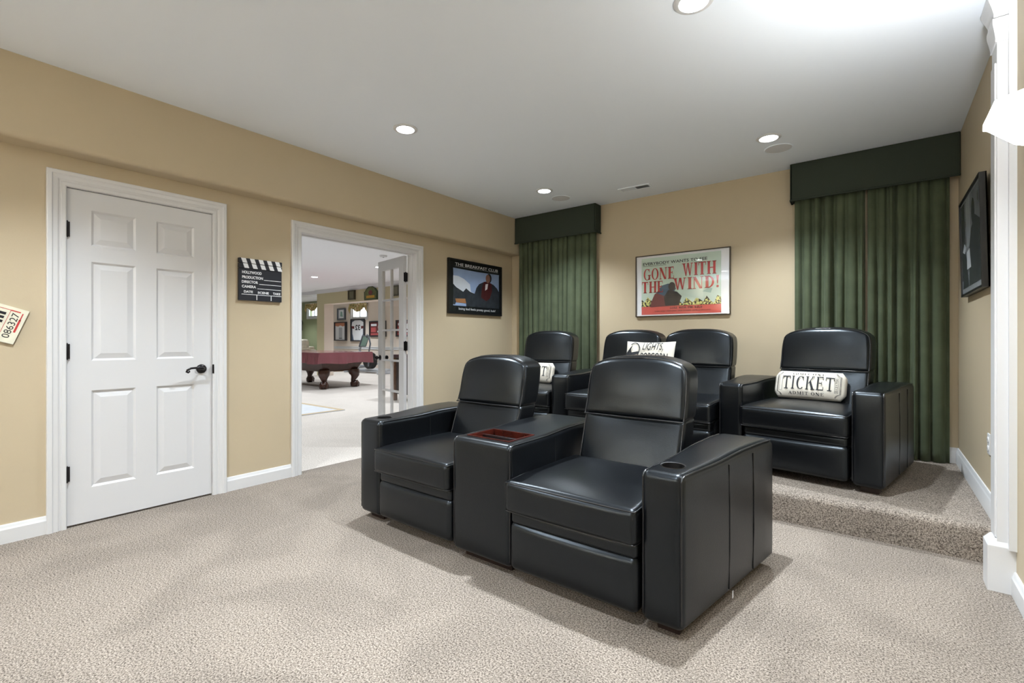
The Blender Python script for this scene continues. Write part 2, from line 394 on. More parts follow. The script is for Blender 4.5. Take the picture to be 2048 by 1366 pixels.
mb.build('door_leaf', M_DOOR, door)
for (u0, u1, z0, z1) in pan:
    k = .012; s_ = .045
    o = [(u0+k, z0+k), (u1-k, z0+k), (u1-k, z1-k), (u0+k, z1-k)]; q = [(u0+s_, z0+s_), (u1-s_, z0+s_), (u1-s_, z1-s_), (u0+s_, z1-s_)]
    mb = MB(); mb.add([(a, yf+.011, b) for a, b in o]+[(a, yf+.002, b) for a, b in q]+[(a, yf+.02, b) for a, b in o],
        [(e, (e+1) % 4, 4+(e+1) % 4, 4+e) for e in range(4)]+[(4,5,6,7)]+[(e, (e+1) % 4, 8+(e+1) % 4, 8+e) for e in range(4)])
    mb.build('panel', M_DOOR, door)
for z in (.326, 1.068, 1.807):
    mb = MB(); mb.lathe([(.003, -.052), (.007, -.047), (.007, .047), (.003, .052)], 10, (-dw-.003, -.006, z)); mb.box(-dw-.003, -dw+.012, -.003, .004, z-.045, z+.045); mb.build('hinge', M_BRONZE, door, smooth=40)
hx, hz = dw-.067, .928
h = MB(); h.lathe([(.0, -.014), (.020, -.012), (.030, -.006), (.033, 0), (.033, .008)], 24, (hx, yf-.006, hz), 'y')
hand = h.build('handle_rose', M_BRONZE, door, smooth=40)
h = MB(); path = [(hx, -.01, hz), (hx, -.045, hz+.002), (hx-.02, -.058, hz+.006), (hx-.05, -.06, hz+.012), (hx-.085, -.06, hz+.010), (hx-.108, -.058, hz-.002), (hx-.112, -.056, hz-.014), (hx-.102, -.056, hz-.019), (hx-.094, -.056, hz-.013), (hx-.097, -.056, hz-.007)]
h.tube(path, [.010, .010, .009, .008, .007, .007, .007, .007, .006, .005], 10); h.build('lever', M_BRONZE, hand, smooth=60)
h = MB(); h.box(dw-.002, dw+.009, -.0165, -.010, hz-.036, hz+.030); h.build('strike_plate', M_BRONZE, door)

# ------------------------------------------------------------------ french door leaf, swung open
fd = struct(empty('door_2', '', None, (XJ-.035, 3.318, 0), math.radians(180-10.4)), 'open white french door with ten glass panes')
FW = .60; th = .036; sw = .105; tz = 2.038; rows = 5; pz1 = 1.925; pz0 = .225
mb = MB()
mb.box(0, sw, -th/2, th/2, .012, tz); mb.box(FW-sw, FW, -th/2, th/2, .012, tz)
mb.box(sw, FW-sw, -th/2, th/2, pz1, tz); mb.box(sw, FW-sw, -th/2, th/2, .012, pz0)
mb.build('door_frame', M_DOOR, fd)
mw = .022; xm = FW/2; hstep = (pz1-pz0)/rows
mb = MB(); mb.box(xm-mw/2, xm+mw/2, -th*.4, th*.4, pz0, pz1); mb.build('muntin', M_DOOR, fd)
for i in range(1, rows):
    z = pz0+hstep*i; mb = MB(); mb.box(sw, FW-sw, -th*.4, th*.4, z-mw/2, z+mw/2); mb.build('muntin', M_DOOR, fd)
for i in range(rows):
    for (a, b) in ((sw, xm-mw/2), (xm+mw/2, FW-sw)):
        z0 = pz0+hstep*i+(mw/2 if i else 0); z1 = pz0+hstep*(i+1)-(mw/2 if i < rows-1 else 0)
        mb = MB(); mb.box(a, b, -.002, .002, z0, z1); mb.build('pane', M_GLASS, fd)
for z in (.33, 1.07, 1.81):
    mb = MB(); mb.lathe([(.003, -.055), (.007, -.05), (.007, .05), (.003, .055)], 10, (-.008, 0, z))
    mb.box(-.003, -.0005, -.03, .018, z-.048, z+.048); mb.box(-.042, -.011, .006, .010, z-.048, z+.048); mb.build('hinge', M_BRONZE, fd, smooth=40)
mb = MB()
for s_ in (-1, 1): mb.lathe([(.030, s_*.018), (.030, s_*.022), (.012, s_*.026), (.010, s_*.045), (.022, s_*.052), (.028, s_*.064), (.022, s_*.076), (.004, s_*.08)], 16, (FW-.05, 0, .93), 'y')
mb.build('knob', M_BRONZE, fd, smooth=50)

# ------------------------------------------------------------------ recliners
def backdeform(W, lean0=.55, w=.29):
    cx = W/2
    def fn(x, y, z):
        u = (x-cx)/w; zn = max(0, (z-.725)/.32)
        x2 = cx+(x-cx)*(1-.07*zn**6)*(1-.01*u*u)
        z2 = z-(.052*abs(u)**3.2)*zn**1.5
        y2 = y+lean0+.33*(min(z, .80)-.47)+.20*max(0, z-.80)
        return (x2, y2, z2)
    return fn
def arm_fn(x0, x1, fi0, fi1, D, rise=.012):
    def fn(x, y, z):
        yn = y/D; k = (x-x0)/(x1-x0)
        zz = z+rise*smoothstep(.30, .62, yn)*max(0, (z-.3)/.33)-.006*smoothstep(.8, 1, yn)*max(0, (z-.3)/.33)
        return (x+yn*(fi0*(1-k)+fi1*k), y, zz)
    return fn
def make_arm(par, x0, x1, f0, f1, D=.94, name='arm', sides=(0, 1), seams=(), cup=None, z1=.632):
    fn = arm_fn(x0, x1, f0, f1, D)
    mb = MB(); mb.puff(x0, x1, 0, D, .042, z1, .030, (.004, .004, .006, .004, 0, .004), m=8, k=4, fn=fn)
    a = mb.build(name, M_LEATHER, par, smooth=180)
    if cup:
        cx, cy = cup; zt = z1+.002
        cm = MB(); cm.lathe([(.045, z1-.09), (.045, z1+.06)], 32, (cx, cy, 0)); boolean(a, cm)
        c = MB(); c.lathe([(.043, zt-.085), (.0445, zt-.08), (.0445, zt), (.050, zt+.002), (.051, zt-.003), (.0465, zt-.006), (.0465, zt-.088)], 32, (cx, cy, 0))
        c.build('cup_holder', M_BLACK, a, smooth=40)
    rr = .030*.29
    for s_ in sides:
        x = x1-rr+.001 if s_ else x0+rr-.001
        path = [(x, D*(1-i/18)-.02, z1-rr+.002) for i in range(18)]+[(x, .030, z1-rr+.001), (x, .016, z1-.014), (x, .0075, z1-.026)]+[(x, rr-.001, z1-.03-(z1-.1)*i/8) for i in range(9)]
        p = MB(); p.tube([fn(*q) for q in path], .0038, 6); p.build('piping', M_PIPE, a, smooth=60)
    if seams:
        for (s_, y) in seams:
            x = x1+.0025 if s_ else x0-.0025
            p = MB(); p.tube([fn(x+((1 if s_ else -1)*.002 if .15 < z < .5 else 0), y, z) for z in (.07, .15, .25, .35, .45, .52, .6)], .0022, 5)
            p.build('stitched_seam', M_PIPE, a, smooth=60)
    for yy in (.065, D-.13):
        (ax, _, _), (bx, _, _) = fn(x0+.04, yy, .1), fn(x1-.04, yy, .1)
        ft = MB(); ft.box(ax, bx, yy, yy+.08, 0, .055); ft.build('foot', M_FOOTW, par)
    return a
def recliner(label, x, y, z, rz, Wd, arms=(), backw=.29, backx=0, backdz=0, group='theater recliners', seatpuff=.022):
    t = empty('theater_recliner', label, 'recliner', (x, y, z), rz, group)
    mb = MB(); mb.box(.001, Wd-.001, .09, .84, .06, .335); mb.build('base_frame', M_LEATHER, t)
    mb = MB(); mb.puff(.006, Wd-.006, -.018, .10, .055, .283, .032, (0, 0, .012, 0, 0, .006), m=8, k=3); mb.build('footrest', M_LEATHER, t, smooth=180)
    mb = MB(); mb.puff(.010, Wd-.010, -.012, .13, .268, .342, .024, (0, 0, .006, 0, 0, 0), m=6, k=3); mb.build('footrest_roll', M_LEATHER, t, smooth=180)
    def sf(px, py, pz):
        return (px, py, pz-.006*smoothstep(.08, -.04, py)*(1 if pz > .4 else 0))
    mb = MB(); mb.puff(.001, Wd-.001, -.050, .60, .332, .486, .028, (0, 0, .008, 0, 0, seatpuff), m=10, k=3, fn=sf); s_ = mb.build('seat_cushion', M_LEATHER, t, smooth=180)
    n = 14
    for zz, dz in ((.486-.009, 0), (.332+.009, 0)):
        path = [(.004, .52-.53*i/6, zz) for i in range(6)]+[(.006, -.041, zz)]
        path += [(.016+(Wd-.034)*i/n, -.042-.008*(1-abs(2*i/n-1)**2.5)*.35, zz) for i in range(n+1)]
        path += [(Wd-.007, -.041, zz)]+[(Wd-.006, -.01+.53*i/6, zz) for i in range(6)]
        p = MB(); p.tube([sf(*q) for q in path], .0034, 6); p.build('piping', M_PIPE, s_, smooth=60)
    cx = Wd/2+backx; bf0 = backdeform(2*cx, .55, backw); bf = lambda a, b_, c_: tuple(Vector(bf0(a, b_, c_))+Vector((0, 0, backdz*smoothstep(.5, .72, c_))))
    mb = MB(); mb.puff(cx-backw+.004, cx+backw-.004, .004, .19, .36, .735, .03, (0, 0, .014, 0, 0, 0), m=8, k=3, fn=bf); b = mb.build('backrest', M_LEATHER, t, smooth=180)
    mb = MB(); mb.puff(cx-backw, cx+backw, -.008, .19, .715, 1.048, .034, (0, 0, .022, 0, 0, .004), m=10, k=4, fn=bf); hd = mb.build('headrest', M_LEATHER, t, smooth=180)
    p = MB(); q = .034*.29; xa, xb = cx-backw+q-.001, cx+backw-q+.001; yv = -.008+q-.001; zt = 1.048-q+.001
    path = [(xa, yv, .725+.29*i/8) for i in range(9)]+[(xa+.008, yv, zt-.008)]+[(xa+.034+(xb-xa-.068)*i/16, yv, zt) for i in range(17)]+[(xb-.008, yv, zt-.008)]+[(xb, yv, .725+.29*(8-i)/8) for i in range(9)]
    p.tube([bf(*k) for k in path], .0042, 6); p.build('piping', M_PIPE, hd, smooth=60); p = MB()
    path = [(xa+(xb-xa)*i/12, -.010-.002*(1-abs(i/6-1)**2), .722) for i in range(13)]; p.tube([bf(*k) for k in path], .0042, 6)
    p.build('piping', M_PIPE, hd, smooth=60)
    yb = .004+.008
    for xx in (cx-backw+.012, cx+backw-.012):
        p = MB(); p.tube([bf(xx, yb, .46+.25*i/6) for i in range(7)], .0038, 6); p.build('piping', M_PIPE, b, smooth=60)
    for a in arms: make_arm(t, **a)
    return t
FY0 = 1.780
SEAM_R = ((1, .40), (1, .66), (0, .42)); SEAM_L = ((0, .40), (0, .66), (1, .42))
recliner('black leather recliner at the left end of the front row beside the doorway', -2.436, FY0+.03, 0, math.radians(-.6), .645,
         [dict(x0=-.205, x1=-.004, f0=-.15, f1=-.02, cup=(-.108, .115), seams=SEAM_L)], backdz=-.018)
recliner('black leather recliner at the right end of the front row, nearest the camera', -1.390, FY0-.005, 0, 0, .650,
         [dict(x0=.649, x1=.812, f0=.045, f1=.155, cup=(.735, .125), seams=SEAM_R)], backx=.008)
for ob in list(COL.objects):
    if ob.name.startswith('arm') and ob.parent and ob.parent['label'].endswith('nearest the camera'):
        mb = MB(); mb.box(.893, .8945, .40, .412, .035, .065); mb.build('care_tag', M_WHITE, ob)
# shared console
con = empty('seat_console', 'black leather storage console with a mahogany tray between the front seats', 'console', (-1.780, FY0, 0), 0)
CW = .388; fnc = arm_fn(0, CW, 0, -.01, .94)
a = make_arm(con, 0, CW, 0, -.01, seams=((1, .40), (0, .42)), name='console_body')
tx0, tx1, ty0, ty1, tz1 = .055, CW-.05, .055, .275, .634
cm = MB(); cm.box(tx0, tx1, ty0, ty1, tz1-.10, tz1+.1); boolean(a, cm)
mb = MB(); w_ = .012
for (p0, p1, q0, q1) in ((tx0, tx1, ty0, ty0+w_), (tx0, tx1, ty1-w_, ty1), (tx0, tx0+w_, ty0+w_, ty1-w_), (tx1-w_, tx1, ty0+w_, ty1-w_)):
    mb.box(p0, p1, q0, q1, tz1-.098, tz1+.003)
mb.box(tx0+w_, tx1-w_, ty0+w_, ty1-w_, tz1-.098, tz1-.088)
tr = mb.build('wood_tray', M_MAHOG, a)
mb = MB(); mb.box(tx0+w_, tx1-w_, ty0+.115, ty0+.125, tz1-.09, tz1-.012); mb.box(tx0+w_, tx1-w_, ty0+.113, ty0+.127, tz1-.014, tz1-.010, 1); mb.build('tray_divider', [M_BLACK, M_CHROME], tr)
mb = MB(); mb.box(tx0+.05, tx1-.06, ty0+.03, ty0+.075, tz1-.088, tz1-.05); mb.box(tx0+.055, tx1-.065, ty0+.033, ty0+.072, tz1-.05, tz1-.048, 1)
mb.build('tray_insert', [M_MAHOG, M_CHROME], tr)
# back row
BY = 3.665
th9 = math.radians(9)
recliner('black leather recliner at the left end of the back row by the corner curtain', -3.03, BY-.10+.0, PZ, math.radians(9), .645,
         [dict(x0=-.19, x1=-.004, f0=-.03, f1=-.01, seams=SEAM_L), dict(x0=.649, x1=.815, f0=.01, f1=.135, seams=SEAM_R)], backx=-.01)
recliner('black leather armless recliner left of centre in the back row, behind the slogan pillow', -2.222, BY, PZ, 0, .625, backw=.294)
recliner('black leather armless recliner right of centre in the back row', -1.595, BY, PZ, 0, .620, backw=.30)
recliner('black leather recliner at the right end of the back row holding the ticket pillow', -.790, BY+.085, PZ, -th9, .650,
         [dict(x0=-.172, x1=-.004, f0=-.15, f1=-.005, seams=SEAM_L), dict(x0=.654, x1=.825, f0=.0, f1=.03, seams=SEAM_R)], backx=.022, backw=.302)

# ------------------------------------------------------------------ pillows
def pillow_fn(w, h, th, corner=0):
    def surf(u, v):     # u,v in metres from centre -> local point on the front face
        a = min(1, abs(u)/(w/2)); b = min(1, abs(v)/(h/2))
        return th/2*((1-a**3)*(1-b**3))**.5
    return surf
def pillow(name, label, w, h, th, loc, rz, rx, notch=False, group=None):
    t = empty(name, label, 'pillow', loc, rz, group, rx=rx); S = pillow_fn(w, h, th)
    n, m = 28, 14; V = []; F = []; idx = {}
    def edge(u, v):
        a = u/(w/2); b = v/(h/2)
        s_ = 1-.035*(1-b*b)*abs(a)**3 if not notch else 1
        s2 = 1-.05*(1-a*a)*abs(b)**3 if not notch else 1
        if notch and abs(a) > .86 and abs(b) > .55:
            k = min(1, (abs(a)-.86)/.14)*min(1, (abs(b)-.55)/.45); s2 *= 1-.25*k; s_ *= 1-.06*k
        return u*s_, v*s2
    for side in (-1, 1):
        for i in range(n+1):
            for j in range(m+1):
                u = w*(i/n-.5); v = h*(j/m-.5); d = S(u, v); eu, ev = edge(u, v)
                wr = .0025*math.sin(31*u+9*v)*math.sin(23*v-5*u+side)
                key = (i, j) if (i in (0, n) or j in (0, m)) else (side, i, j)
                if key not in idx: idx[key] = len(V); V.append((eu, side*(d+(wr if d > .01 else 0)), ev+h/2))
        for i in range(n):
            for j in range(m):
                q = []
                for (a, b) in ((i, j), (i+1, j), (i+1, j+1), (i, j+1)):
                    q.append(idx[(a, b) if (a in (0, n) or b in (0, m)) else (side, a, b)])
                F.append(tuple(q if side < 0 else q[::-1]))
    mb = MB(); mb.add(V, F); c = mb.build('cushion', M_CANVAS, t, smooth=180)
    def on(u, v, off=.006): return (u, -(S(u, v)+off), v+h/2)
    return t, c, on
def ticket_print(c, on, w, h):
    mb = MB(); f = on
    for part in (serif('TICKET', .16, False),): letters(mb, part, -w*.355, -h*.22, w*.71, h*.48, f)
    mb.build('lettering', M_INK, c)
    mb = MB(); letters(mb, serif('ADMIT', .22, False), -w*.26, -h*.40, w*.28, h*.10, f); mb.build('lettering', M_INK, c)
    mb = MB(); letters(mb, serif('ONE', .22, False), w*.06, -h*.40, w*.17, h*.10, f); mb.build('lettering', M_INK, c)
    mb = MB(); letters(mb, serif('ADMIT', .3, False), -w*.24, h*.31, w*.26, h*.075, f); mb.build('lettering', M_INK, c)
    mb = MB(); letters(mb, serif('ONE', .3, False), w*.06, h*.31, w*.17, h*.075, f); mb.build('lettering', M_INK, c)
    for s_ in (-1, 1):
        mb = MB(); x = s_*w*.385
        for (a, b) in ((x-.011, x-.0095), (x+.0095, x+.011)):
            for k in range(6): mb.add([f(a, -h*.27+h*.55*k/6), f(b, -h*.27+h*.55*k/6), f(b, -h*.27+h*.55*(k+1)/6), f(a, -h*.27+h*.55*(k+1)/6)], [(0,1,2,3)])
        for zz in (-h*.27, h*.28): mb.add([f(x-.011, zz), f(x+.011, zz), f(x+.011, zz+.0015), f(x-.011, zz+.0015)], [(0,1,2,3)])
        for xx in (w*.425, w*.437):
            for k in range(6): mb.add([f(s_*xx, -h*.3+h*.6*k/6), f(s_*(xx+.0025), -h*.3+h*.6*k/6), f(s_*(xx+.0025), -h*.3+h*.6*(k+1)/6), f(s_*xx, -h*.3+h*.6*(k+1)/6)], [(0,1,2,3)])
            for sv in (-1, 1):
                P = [(s_*(xx-.0), sv*h*.30), (s_*(xx-.012), sv*h*.325), (s_*(xx-.024), sv*h*.37), (s_*(xx-.03), sv*h*.43)]
                for k in range(3):
                    (a, b), (cc, d) = P[k], P[k+1]; mb.add([f(a, b), f(a+s_*.003, b), f(cc+s_*.003, d), f(cc, d)], [(0,1,2,3)])
        mb.build('printed_border', M_INK, c)
    # the serial number runs upwards along the right end
    V, F = sans('0121700')
    mb = MB(); mb.add([f(w*.385+.006-v*.012, -h*.24+u*h*.48) for u, v in V], F); mb.build('lettering', M_INK, c)
t, c, on = pillow('ticket_pillow', 'white ticket shaped pillow on the right end recliner of the back row', .475, .215, .115, (-.425, 4.175, PZ+.505), math.radians(-9), math.radians(-20), True, 'ticket pillows')
ticket_print(c, on, .475, .215)
t, c, on = pillow('ticket_pillow', 'white ticket shaped pillow half hidden on the left end recliner', .475, .215, .115, (-2.87, 4.04, PZ+.508), math.radians(9), math.radians(-20), True, 'ticket pillows')
ticket_print(c, on, .475, .215)
pw, ph = .46, .45
t, c, on = pillow('slogan_pillow', 'white pillow with black slogan and film reel drawing between the middle back seats', pw, ph, .11, (-1.66, 4.10, PZ+.505), 0, math.radians(-16))
mb = MB(); letters(mb, sans('LIGHTS,', .004), -.055, .118, .19, .085, on, slant=.1); mb.build('lettering', M_INK, c); mb = MB(); letters(mb, sans('POPCORN,', .014), -.06, .022, .255, .08, on); mb.build('lettering', M_INK, c)
mb = MB()
def blob(cx, cz, rx, rz_, n=20, a0=0): return [(cx+rx*math.cos(2*PI*i/n+a0), cz+rz_*math.sin(2*PI*i/n+a0)) for i in range(n)]
def pol(mb, P, f, mi=0): mb.add([f(a, b) for a, b in P], [tuple(range(len(P)))], mi)
for q in arc(-.135, .125, .06, .08, .051, .07, -60, 130, 12): pol(mb, q, on)
pol(mb, [(-.212, .10), (-.17, .155), (-.152, .178), (-.165, .13), (-.155, .105), (-.085, .115), (-.083, .09), (-.145, .075), (-.2, .04), (-.212, .04)], lambda a, b: on(a, b, .009))
mb.build('film_reel_print', M_INK, c)

# ------------------------------------------------------------------ valances and curtains
def valance(label, x0, x1, ends):
    yv = 4.852; z0, z1 = 2.372, ZC-.001
    t = empty('window_valance', label, 'valance', ((x0+x1)/2, YB, z0), 0, 'dark green window valances'); hw = (x1-x0)/2; d = YB-yv
    mb = MB(); mb.puff(-hw, hw, -d, -d+.016, 0, z1-z0, .007, m=3, k=2)
    for s_ in ends: mb.puff(s_*hw-(.022 if s_ > 0 else 0), s_*hw+(0 if s_ > 0 else .022), -d, -.001, 0, z1-z0, .008, m=3, k=2)
    mb.box(-hw+.01, hw-.01, -d+.01, -.001, z1-z0-.02, z1-z0-.004)
    mb.build('cornice_board', M_VALANCE, t, smooth=50)
    mb = MB(); path = [(-hw, -.005, .002)] if -1 in ends else []
    path += [(-hw, -d, .002), (hw, -d, .002)]
    if 1 in ends: path += [(hw, -.005, .002)]
    mb.tube(path, .009, 8); mb.build('welt_cord', M_VALANCE, t, smooth=60)
valance('short dark green fabric valance in the corner next to the wide dark poster', XL+.152, -2.56, (1,))
valance('long dark green fabric valance above the right hand curtains', -.632, .478, (-1,))
def curtain(label, x0, x1, folds, amp, seed, z0, full=.62):
    """pleated panel: fold widths, depths and sideways drift differ; gathered at the top"""
    rnd = random.Random(seed); n = folds*16; K = 26
    ph = [rnd.uniform(.6, 1.5) for _ in range(folds)]; tot = sum(ph); am = [rnd.uniform(.55, 1.0) for _ in range(folds)]
    dr = [rnd.uniform(-.35, .35) for _ in range(folds)]; sk = [rnd.uniform(.3, .7) for _ in range(folds)]; ed = [0]
    for p in ph: ed.append(ed[-1]+p/tot)
    V = []; F = []; wd = x1-x0
    for k in range(K+1):
        zt = k/K; z = z0+(2.46-z0)*zt
        for i in range(n+1):
            s_ = i/n; j = min(folds-1, int(s_*folds)); l = s_*folds-j
            w = (ed[j+1]-ed[j])*wd; c = sk[j]+.12*math.sin(3*zt+j)
            # front lobe from 0..c2, back valley in the rest
            c = full+.10*(sk[j]-.5)+.04*math.sin(3*zt+j)
            wv = (-.55+1.55*max(0, math.sin(PI*l/c))**.75) if l < c else (-.55-.45*math.sin(PI*(l-c)/(1-c)))
            A = amp*am[j]*(1-.4*smoothstep(.55, 1, zt))*(.75+.25*math.cos(2.1*zt+j*1.7))
            x = x0+ed[j]*wd+w*(l+.10*math.sin(2*PI*(l-c/2))*(1-abs(2*l-1)**4))+w*dr[j]*(1-zt)*math.sin(PI*l)*.5
            fine = .004*math.sin(60*s_*folds/7+4*zt)*smoothstep(.5, 1, zt)
            V.append((x, 4.926-A*wv+fine, z))
    m = n+1
    for k in range(K):
        for i in range(n): F.append((k*m+i, k*m+i+1, (k+1)*m+i+1, (k+1)*m+i))
    o = len(V); V2 = V+[(x, y+.003, z) for x, y, z in V]; F2 = F+[tuple(q+o for q in f[::-1]) for f in F]
    ring = list(range(m))+[k*m+n for k in range(1, K+1)]+[K*m+i for i in range(n-1, -1, -1)]+[k*m for k in range(K-1, 0, -1)]
    for a, b in zip(ring, ring[1:]+ring[:1]): F2.append((a, b, b+o, a+o))
    mb = MB(); mb.add(V2, F2); ob = mb.build('curtain_panel', M_VELVET, smooth=180)
    return tag(ob, label, 'curtain', 'green velvet curtains')
curtain('green velvet curtain panel in the corner behind the left end recliner', -3.70, -2.59, 14, .040, 3, PZ+.004, .78)
curtain('left one of the two green velvet curtain panels behind the right end recliner', -.605, -.095, 7, .048, 5, PZ+.004)
curtain('rightmost green velvet curtain panel next to the wall with the outlet', -.08, .425, 7, .048, 9, PZ+.004)

# ------------------------------------------------------------------ pictures on the walls
def frame4(mb, w, h, bw, d, y0=0):
    """picture frame bars, local: x centred, z from 0"""
    for (a, b, c, e) in ((-w/2, w/2, 0, bw), (-w/2, w/2, h-bw, h), (-w/2, -w/2+bw, bw, h-bw), (w/2-bw, w/2, bw, h-bw)): mb.box(a, b, y0-d, y0, c, e)
col = lambda n, *c, r=.5: mat(n, srgb(*c), r, .3)
M_RED = col('print_red', 190, 62, 62); M_MINT = mat('print_mint', srgb(204, 222, 208), .5, .3, var=.05, vscale=9)
M_BAND = mat('print_band', srgb(214, 92, 84), .5, .3, var=.07, vscale=4); M_PRBLUE = col('print_blue', 74, 98, 120); M_MAROON = col('print_maroon', 112, 58, 58)
M_PRDARK = col('print_dark', 40, 38, 42); M_TEAL = col('print_teal', 150, 182, 172); M_SKIN = col('print_skin', 208, 158, 128)
M_HEDGE = mat('print_hedge', srgb(226, 224, 130), .5, .3)
nt = M_HEDGE.node_tree; nz = nt.nodes.new('ShaderNodeTexNoise'); nz.inputs['Scale'].default_value = 55; rp = nt.nodes.new('ShaderNodeValToRGB'); tcn = nt.nodes.new('ShaderNodeTexCoord')
rp.color_ramp.elements[0].position = .47; rp.color_ramp.elements[1].position = .53; rp.color_ramp.elements[0].color = srgb(46, 44, 36); rp.color_ramp.elements[1].color = srgb(228, 226, 140)
nt.links.new(tcn.outputs['Object'], nz.inputs['Vector']); nt.links.new(nz.outputs['Fac'], rp.inputs['Fac']); nt.links.new(rp.outputs['Color'], nt.nodes['Principled BSDF'].inputs['Base Color'])
# back wall poster
PW, PH = .976, .666
t = empty('framed_poster', 'framed film poster with big red serif title on the back wall', 'poster', (-1.639, YB-.002, 1.386))
mb = MB(); frame4(mb, PW, PH, .010, .024); mb.build('frame', mat('dark_bronze_frame', srgb(58, 44, 30), .35, .5), t)
mb = MB(); mb.box(-PW/2+.006, PW/2-.006, -.014, -.001, .006, PH-.006); pr = mb.build('print', M_WHITE, t)
x0, x1, z0, z1 = -PW/2+.067, PW/2-.088, .022, PH-.032; iw, ih = x1-x0, z1-z0
P = lambda u, v: (x0+u*iw, z0+v*ih)
def lay(poly, m, y, name='artwork', par=None, fn=P):
    mb = MB(); mb.prism([fn(*q) for q in poly], lambda a, b, w: (a, w, b), -y, -y+.0012); return mb.build(name, m, par or pr)
lay([(0, .13), (1, .13), (1, 1), (0, 1)], M_MINT, .0150)
lay([(0, 0), (1, 0), (1, .145), (0, .145)], M_BAND, .0154)
rnd = random.Random(2)
hp = [(0, .14), (1, .14)]+[(1-i/24, .22+.05*math.sin(i*2.1)+rnd.uniform(-.02, .03)+(.05 if i > 19 else 0)) for i in range(25)]
lay(hp, M_HEDGE, .0154)
lay([(.78, .36), (.86, .42), (.9, .40), (.88, .33)], M_TEAL, .0154); lay([(.47, .60), (.53, .72), (.52, .70), (.48, .62)], M_TEAL, .0154)
lay([(.12, .13), (.13, .22), (.18, .36), (.26, .42), (.36, .40), (.44, .30), (.5, .2), (.5, .145)], M_MAROON, .0158)
lay([(.2, .38), (.27, .5), (.36, .53), (.46, .44), (.42, .36), (.3, .32)], M_PRBLUE, .0162)
lay([(.3, .3), (.36, .42), (.47, .38), (.53, .3), (.49, .15), (.32, .15)], M_PRDARK, .0166)
MP = lambda u, v: (x0+u*iw, -.0172, z0+v*ih)
mb = MB(); q = lambda a, b: (a, -.0172, b)
letters(mb, serif('GONE', .1), *P(.03, .61), .405*iw, .205*ih, q, slant=0); letters(mb, serif('WITH', .1), *P(.535, .635), .405*iw, .215*ih, q)
letters(mb, serif('THE', .1), *P(0.005, .385), .285*iw, .20*ih, q); letters(mb, serif('WIND!', .1), *P(.42, .41), .56*iw, .20*ih, q)
mb.build('lettering', M_RED, pr)
mb = MB(); letters(mb, sans('EVERYBODY WANTS TO SEE', .016), *P(.02, .875), .82*iw, .05*ih, q); mb.box(P(.02, 0)[0], P(.33, 0)[0], -.0172, -.0162, P(0, .855)[1], P(0, .86)[1]); mb.build('lettering', M_PRDARK, pr)
lay(blob(.405, .475, .045, .075), M_PRDARK, .0178); 
mb = MB(); letters(mb, serif('GONE WITH THE WIND', .12), *P(.38, .088), .40*iw, .036*ih, q)
letters(mb, sans('CLARK GABLE  VIVIEN LEIGH  LESLIE HOWARD  OLIVIA de HAVILLAND'), *P(.18, .045), .70*iw, .02*ih, q); mb.build('lettering', M_PRDARK, pr)
mb = MB(); mb.box(-PW/2+.009, PW/2-.009, -.0205, -.0195, .009, PH-.009); mb.build('glass', M_GLASSF, t)

# wide dark poster on the left wall
BW, BH = .95, .63
t = empty('framed_poster', 'black framed film poster with white title on the left wall by the corner', 'poster', (XL+.002, 4.263, 1.438), PI/2)
mb = MB(); frame4(mb, BW, BH, .022, .03); mb.build('frame', M_BLACK, t)
mb = MB(); mb.box(-BW/2+.01, BW/2-.01, -.016, -.001, .01, BH-.01); pr = mb.build('print', mat('poster_black', srgb(16, 18, 24), .35, .4), t)
x0, x1, z0, z1 = -BW/2+.08, BW/2-.045, .085, BH-.105; iw, ih = x1-x0, z1-z0
M_SKYB = mat('print_paleblue', srgb(150, 170, 205), .5, .3, var=.12, vscale=6)
lay([(0, .02), (1, .02), (.995, .9), (1, 1), (.5, .985), (0, 1), (.01, .6)], M_SKYB, .0170, par=pr)
lay([(.0, .56), (.0, .8), (.1, .8), (.22, .74), (.34, .62), (.36, .42), (.42, .4), (.44, .3), (.2, .3)], col('print_white', 214, 220, 230), .0174, par=pr)
M_COAT = mat('print_charcoal', srgb(44, 48, 56), .5, .3, var=.3, vscale=14)
lay([(.0, .05), (.0, .58), (.06, .5), (.2, .4), (.26, .5), (.34, .42), (.44, .38), (.48, .55), (.54, .66), (.62, .72), (.7, .74), (.86, .7), (.95, .6), (1, .5), (1, .02), (.3, .02), (.2, .02)], M_COAT, .0178, par=pr)
lay([(.58, .3), (.6, .55), (.64, .74), (.7, .76), (.82, .72), (.83, .5), (.78, .3), (.7, .2)], col('print_wine', 72, 24, 28), .0182, par=pr)
lay([(.67, .5), (.68, .68), (.74, .7), (.72, .55)], col('print_offwhite', 214, 206, 206), .0186, par=pr)
lay([(p[0], p[1]) for p in blob(.735, .84, .05, .12)], col('print_brown', 150, 106, 92), .0186, par=pr)
lay([(p[0], p[1]) for p in blob(.765, .86, .055, .13)], M_PRDARK, .0184, par=pr)
lay([(.04, .2), (.24, .22), (.26, .1), (.06, .1)], col('print_tan', 166, 116, 76), .0182, par=pr); lay([(.03, .02), (.26, .02), (.26, .09), (.05, .1)], M_SKYB, .0182, par=pr)
q = lambda a, b: (a, -.0188, b)
mb = MB(); letters(mb, sans('THE BREAKFAST CLUB', .004), -BW/2+.11, BH-.075, BW-.18, .034, q); letters(mb, sans('being bad feels pretty good, huh?'), -BW/2+.17, .04, BW-.29, .034, q)
mb.box(-BW/2+.11, BW/2-.07, -.0184, -.0178, BH-.083, BH-.0815)
mb.build('lettering', M_WHITE, pr)
mb = MB(); mb.box(-BW/2+.021, BW/2-.021, -.0245, -.0235, .021, BH-.021); mb.build('glass', M_GLASSF, t)

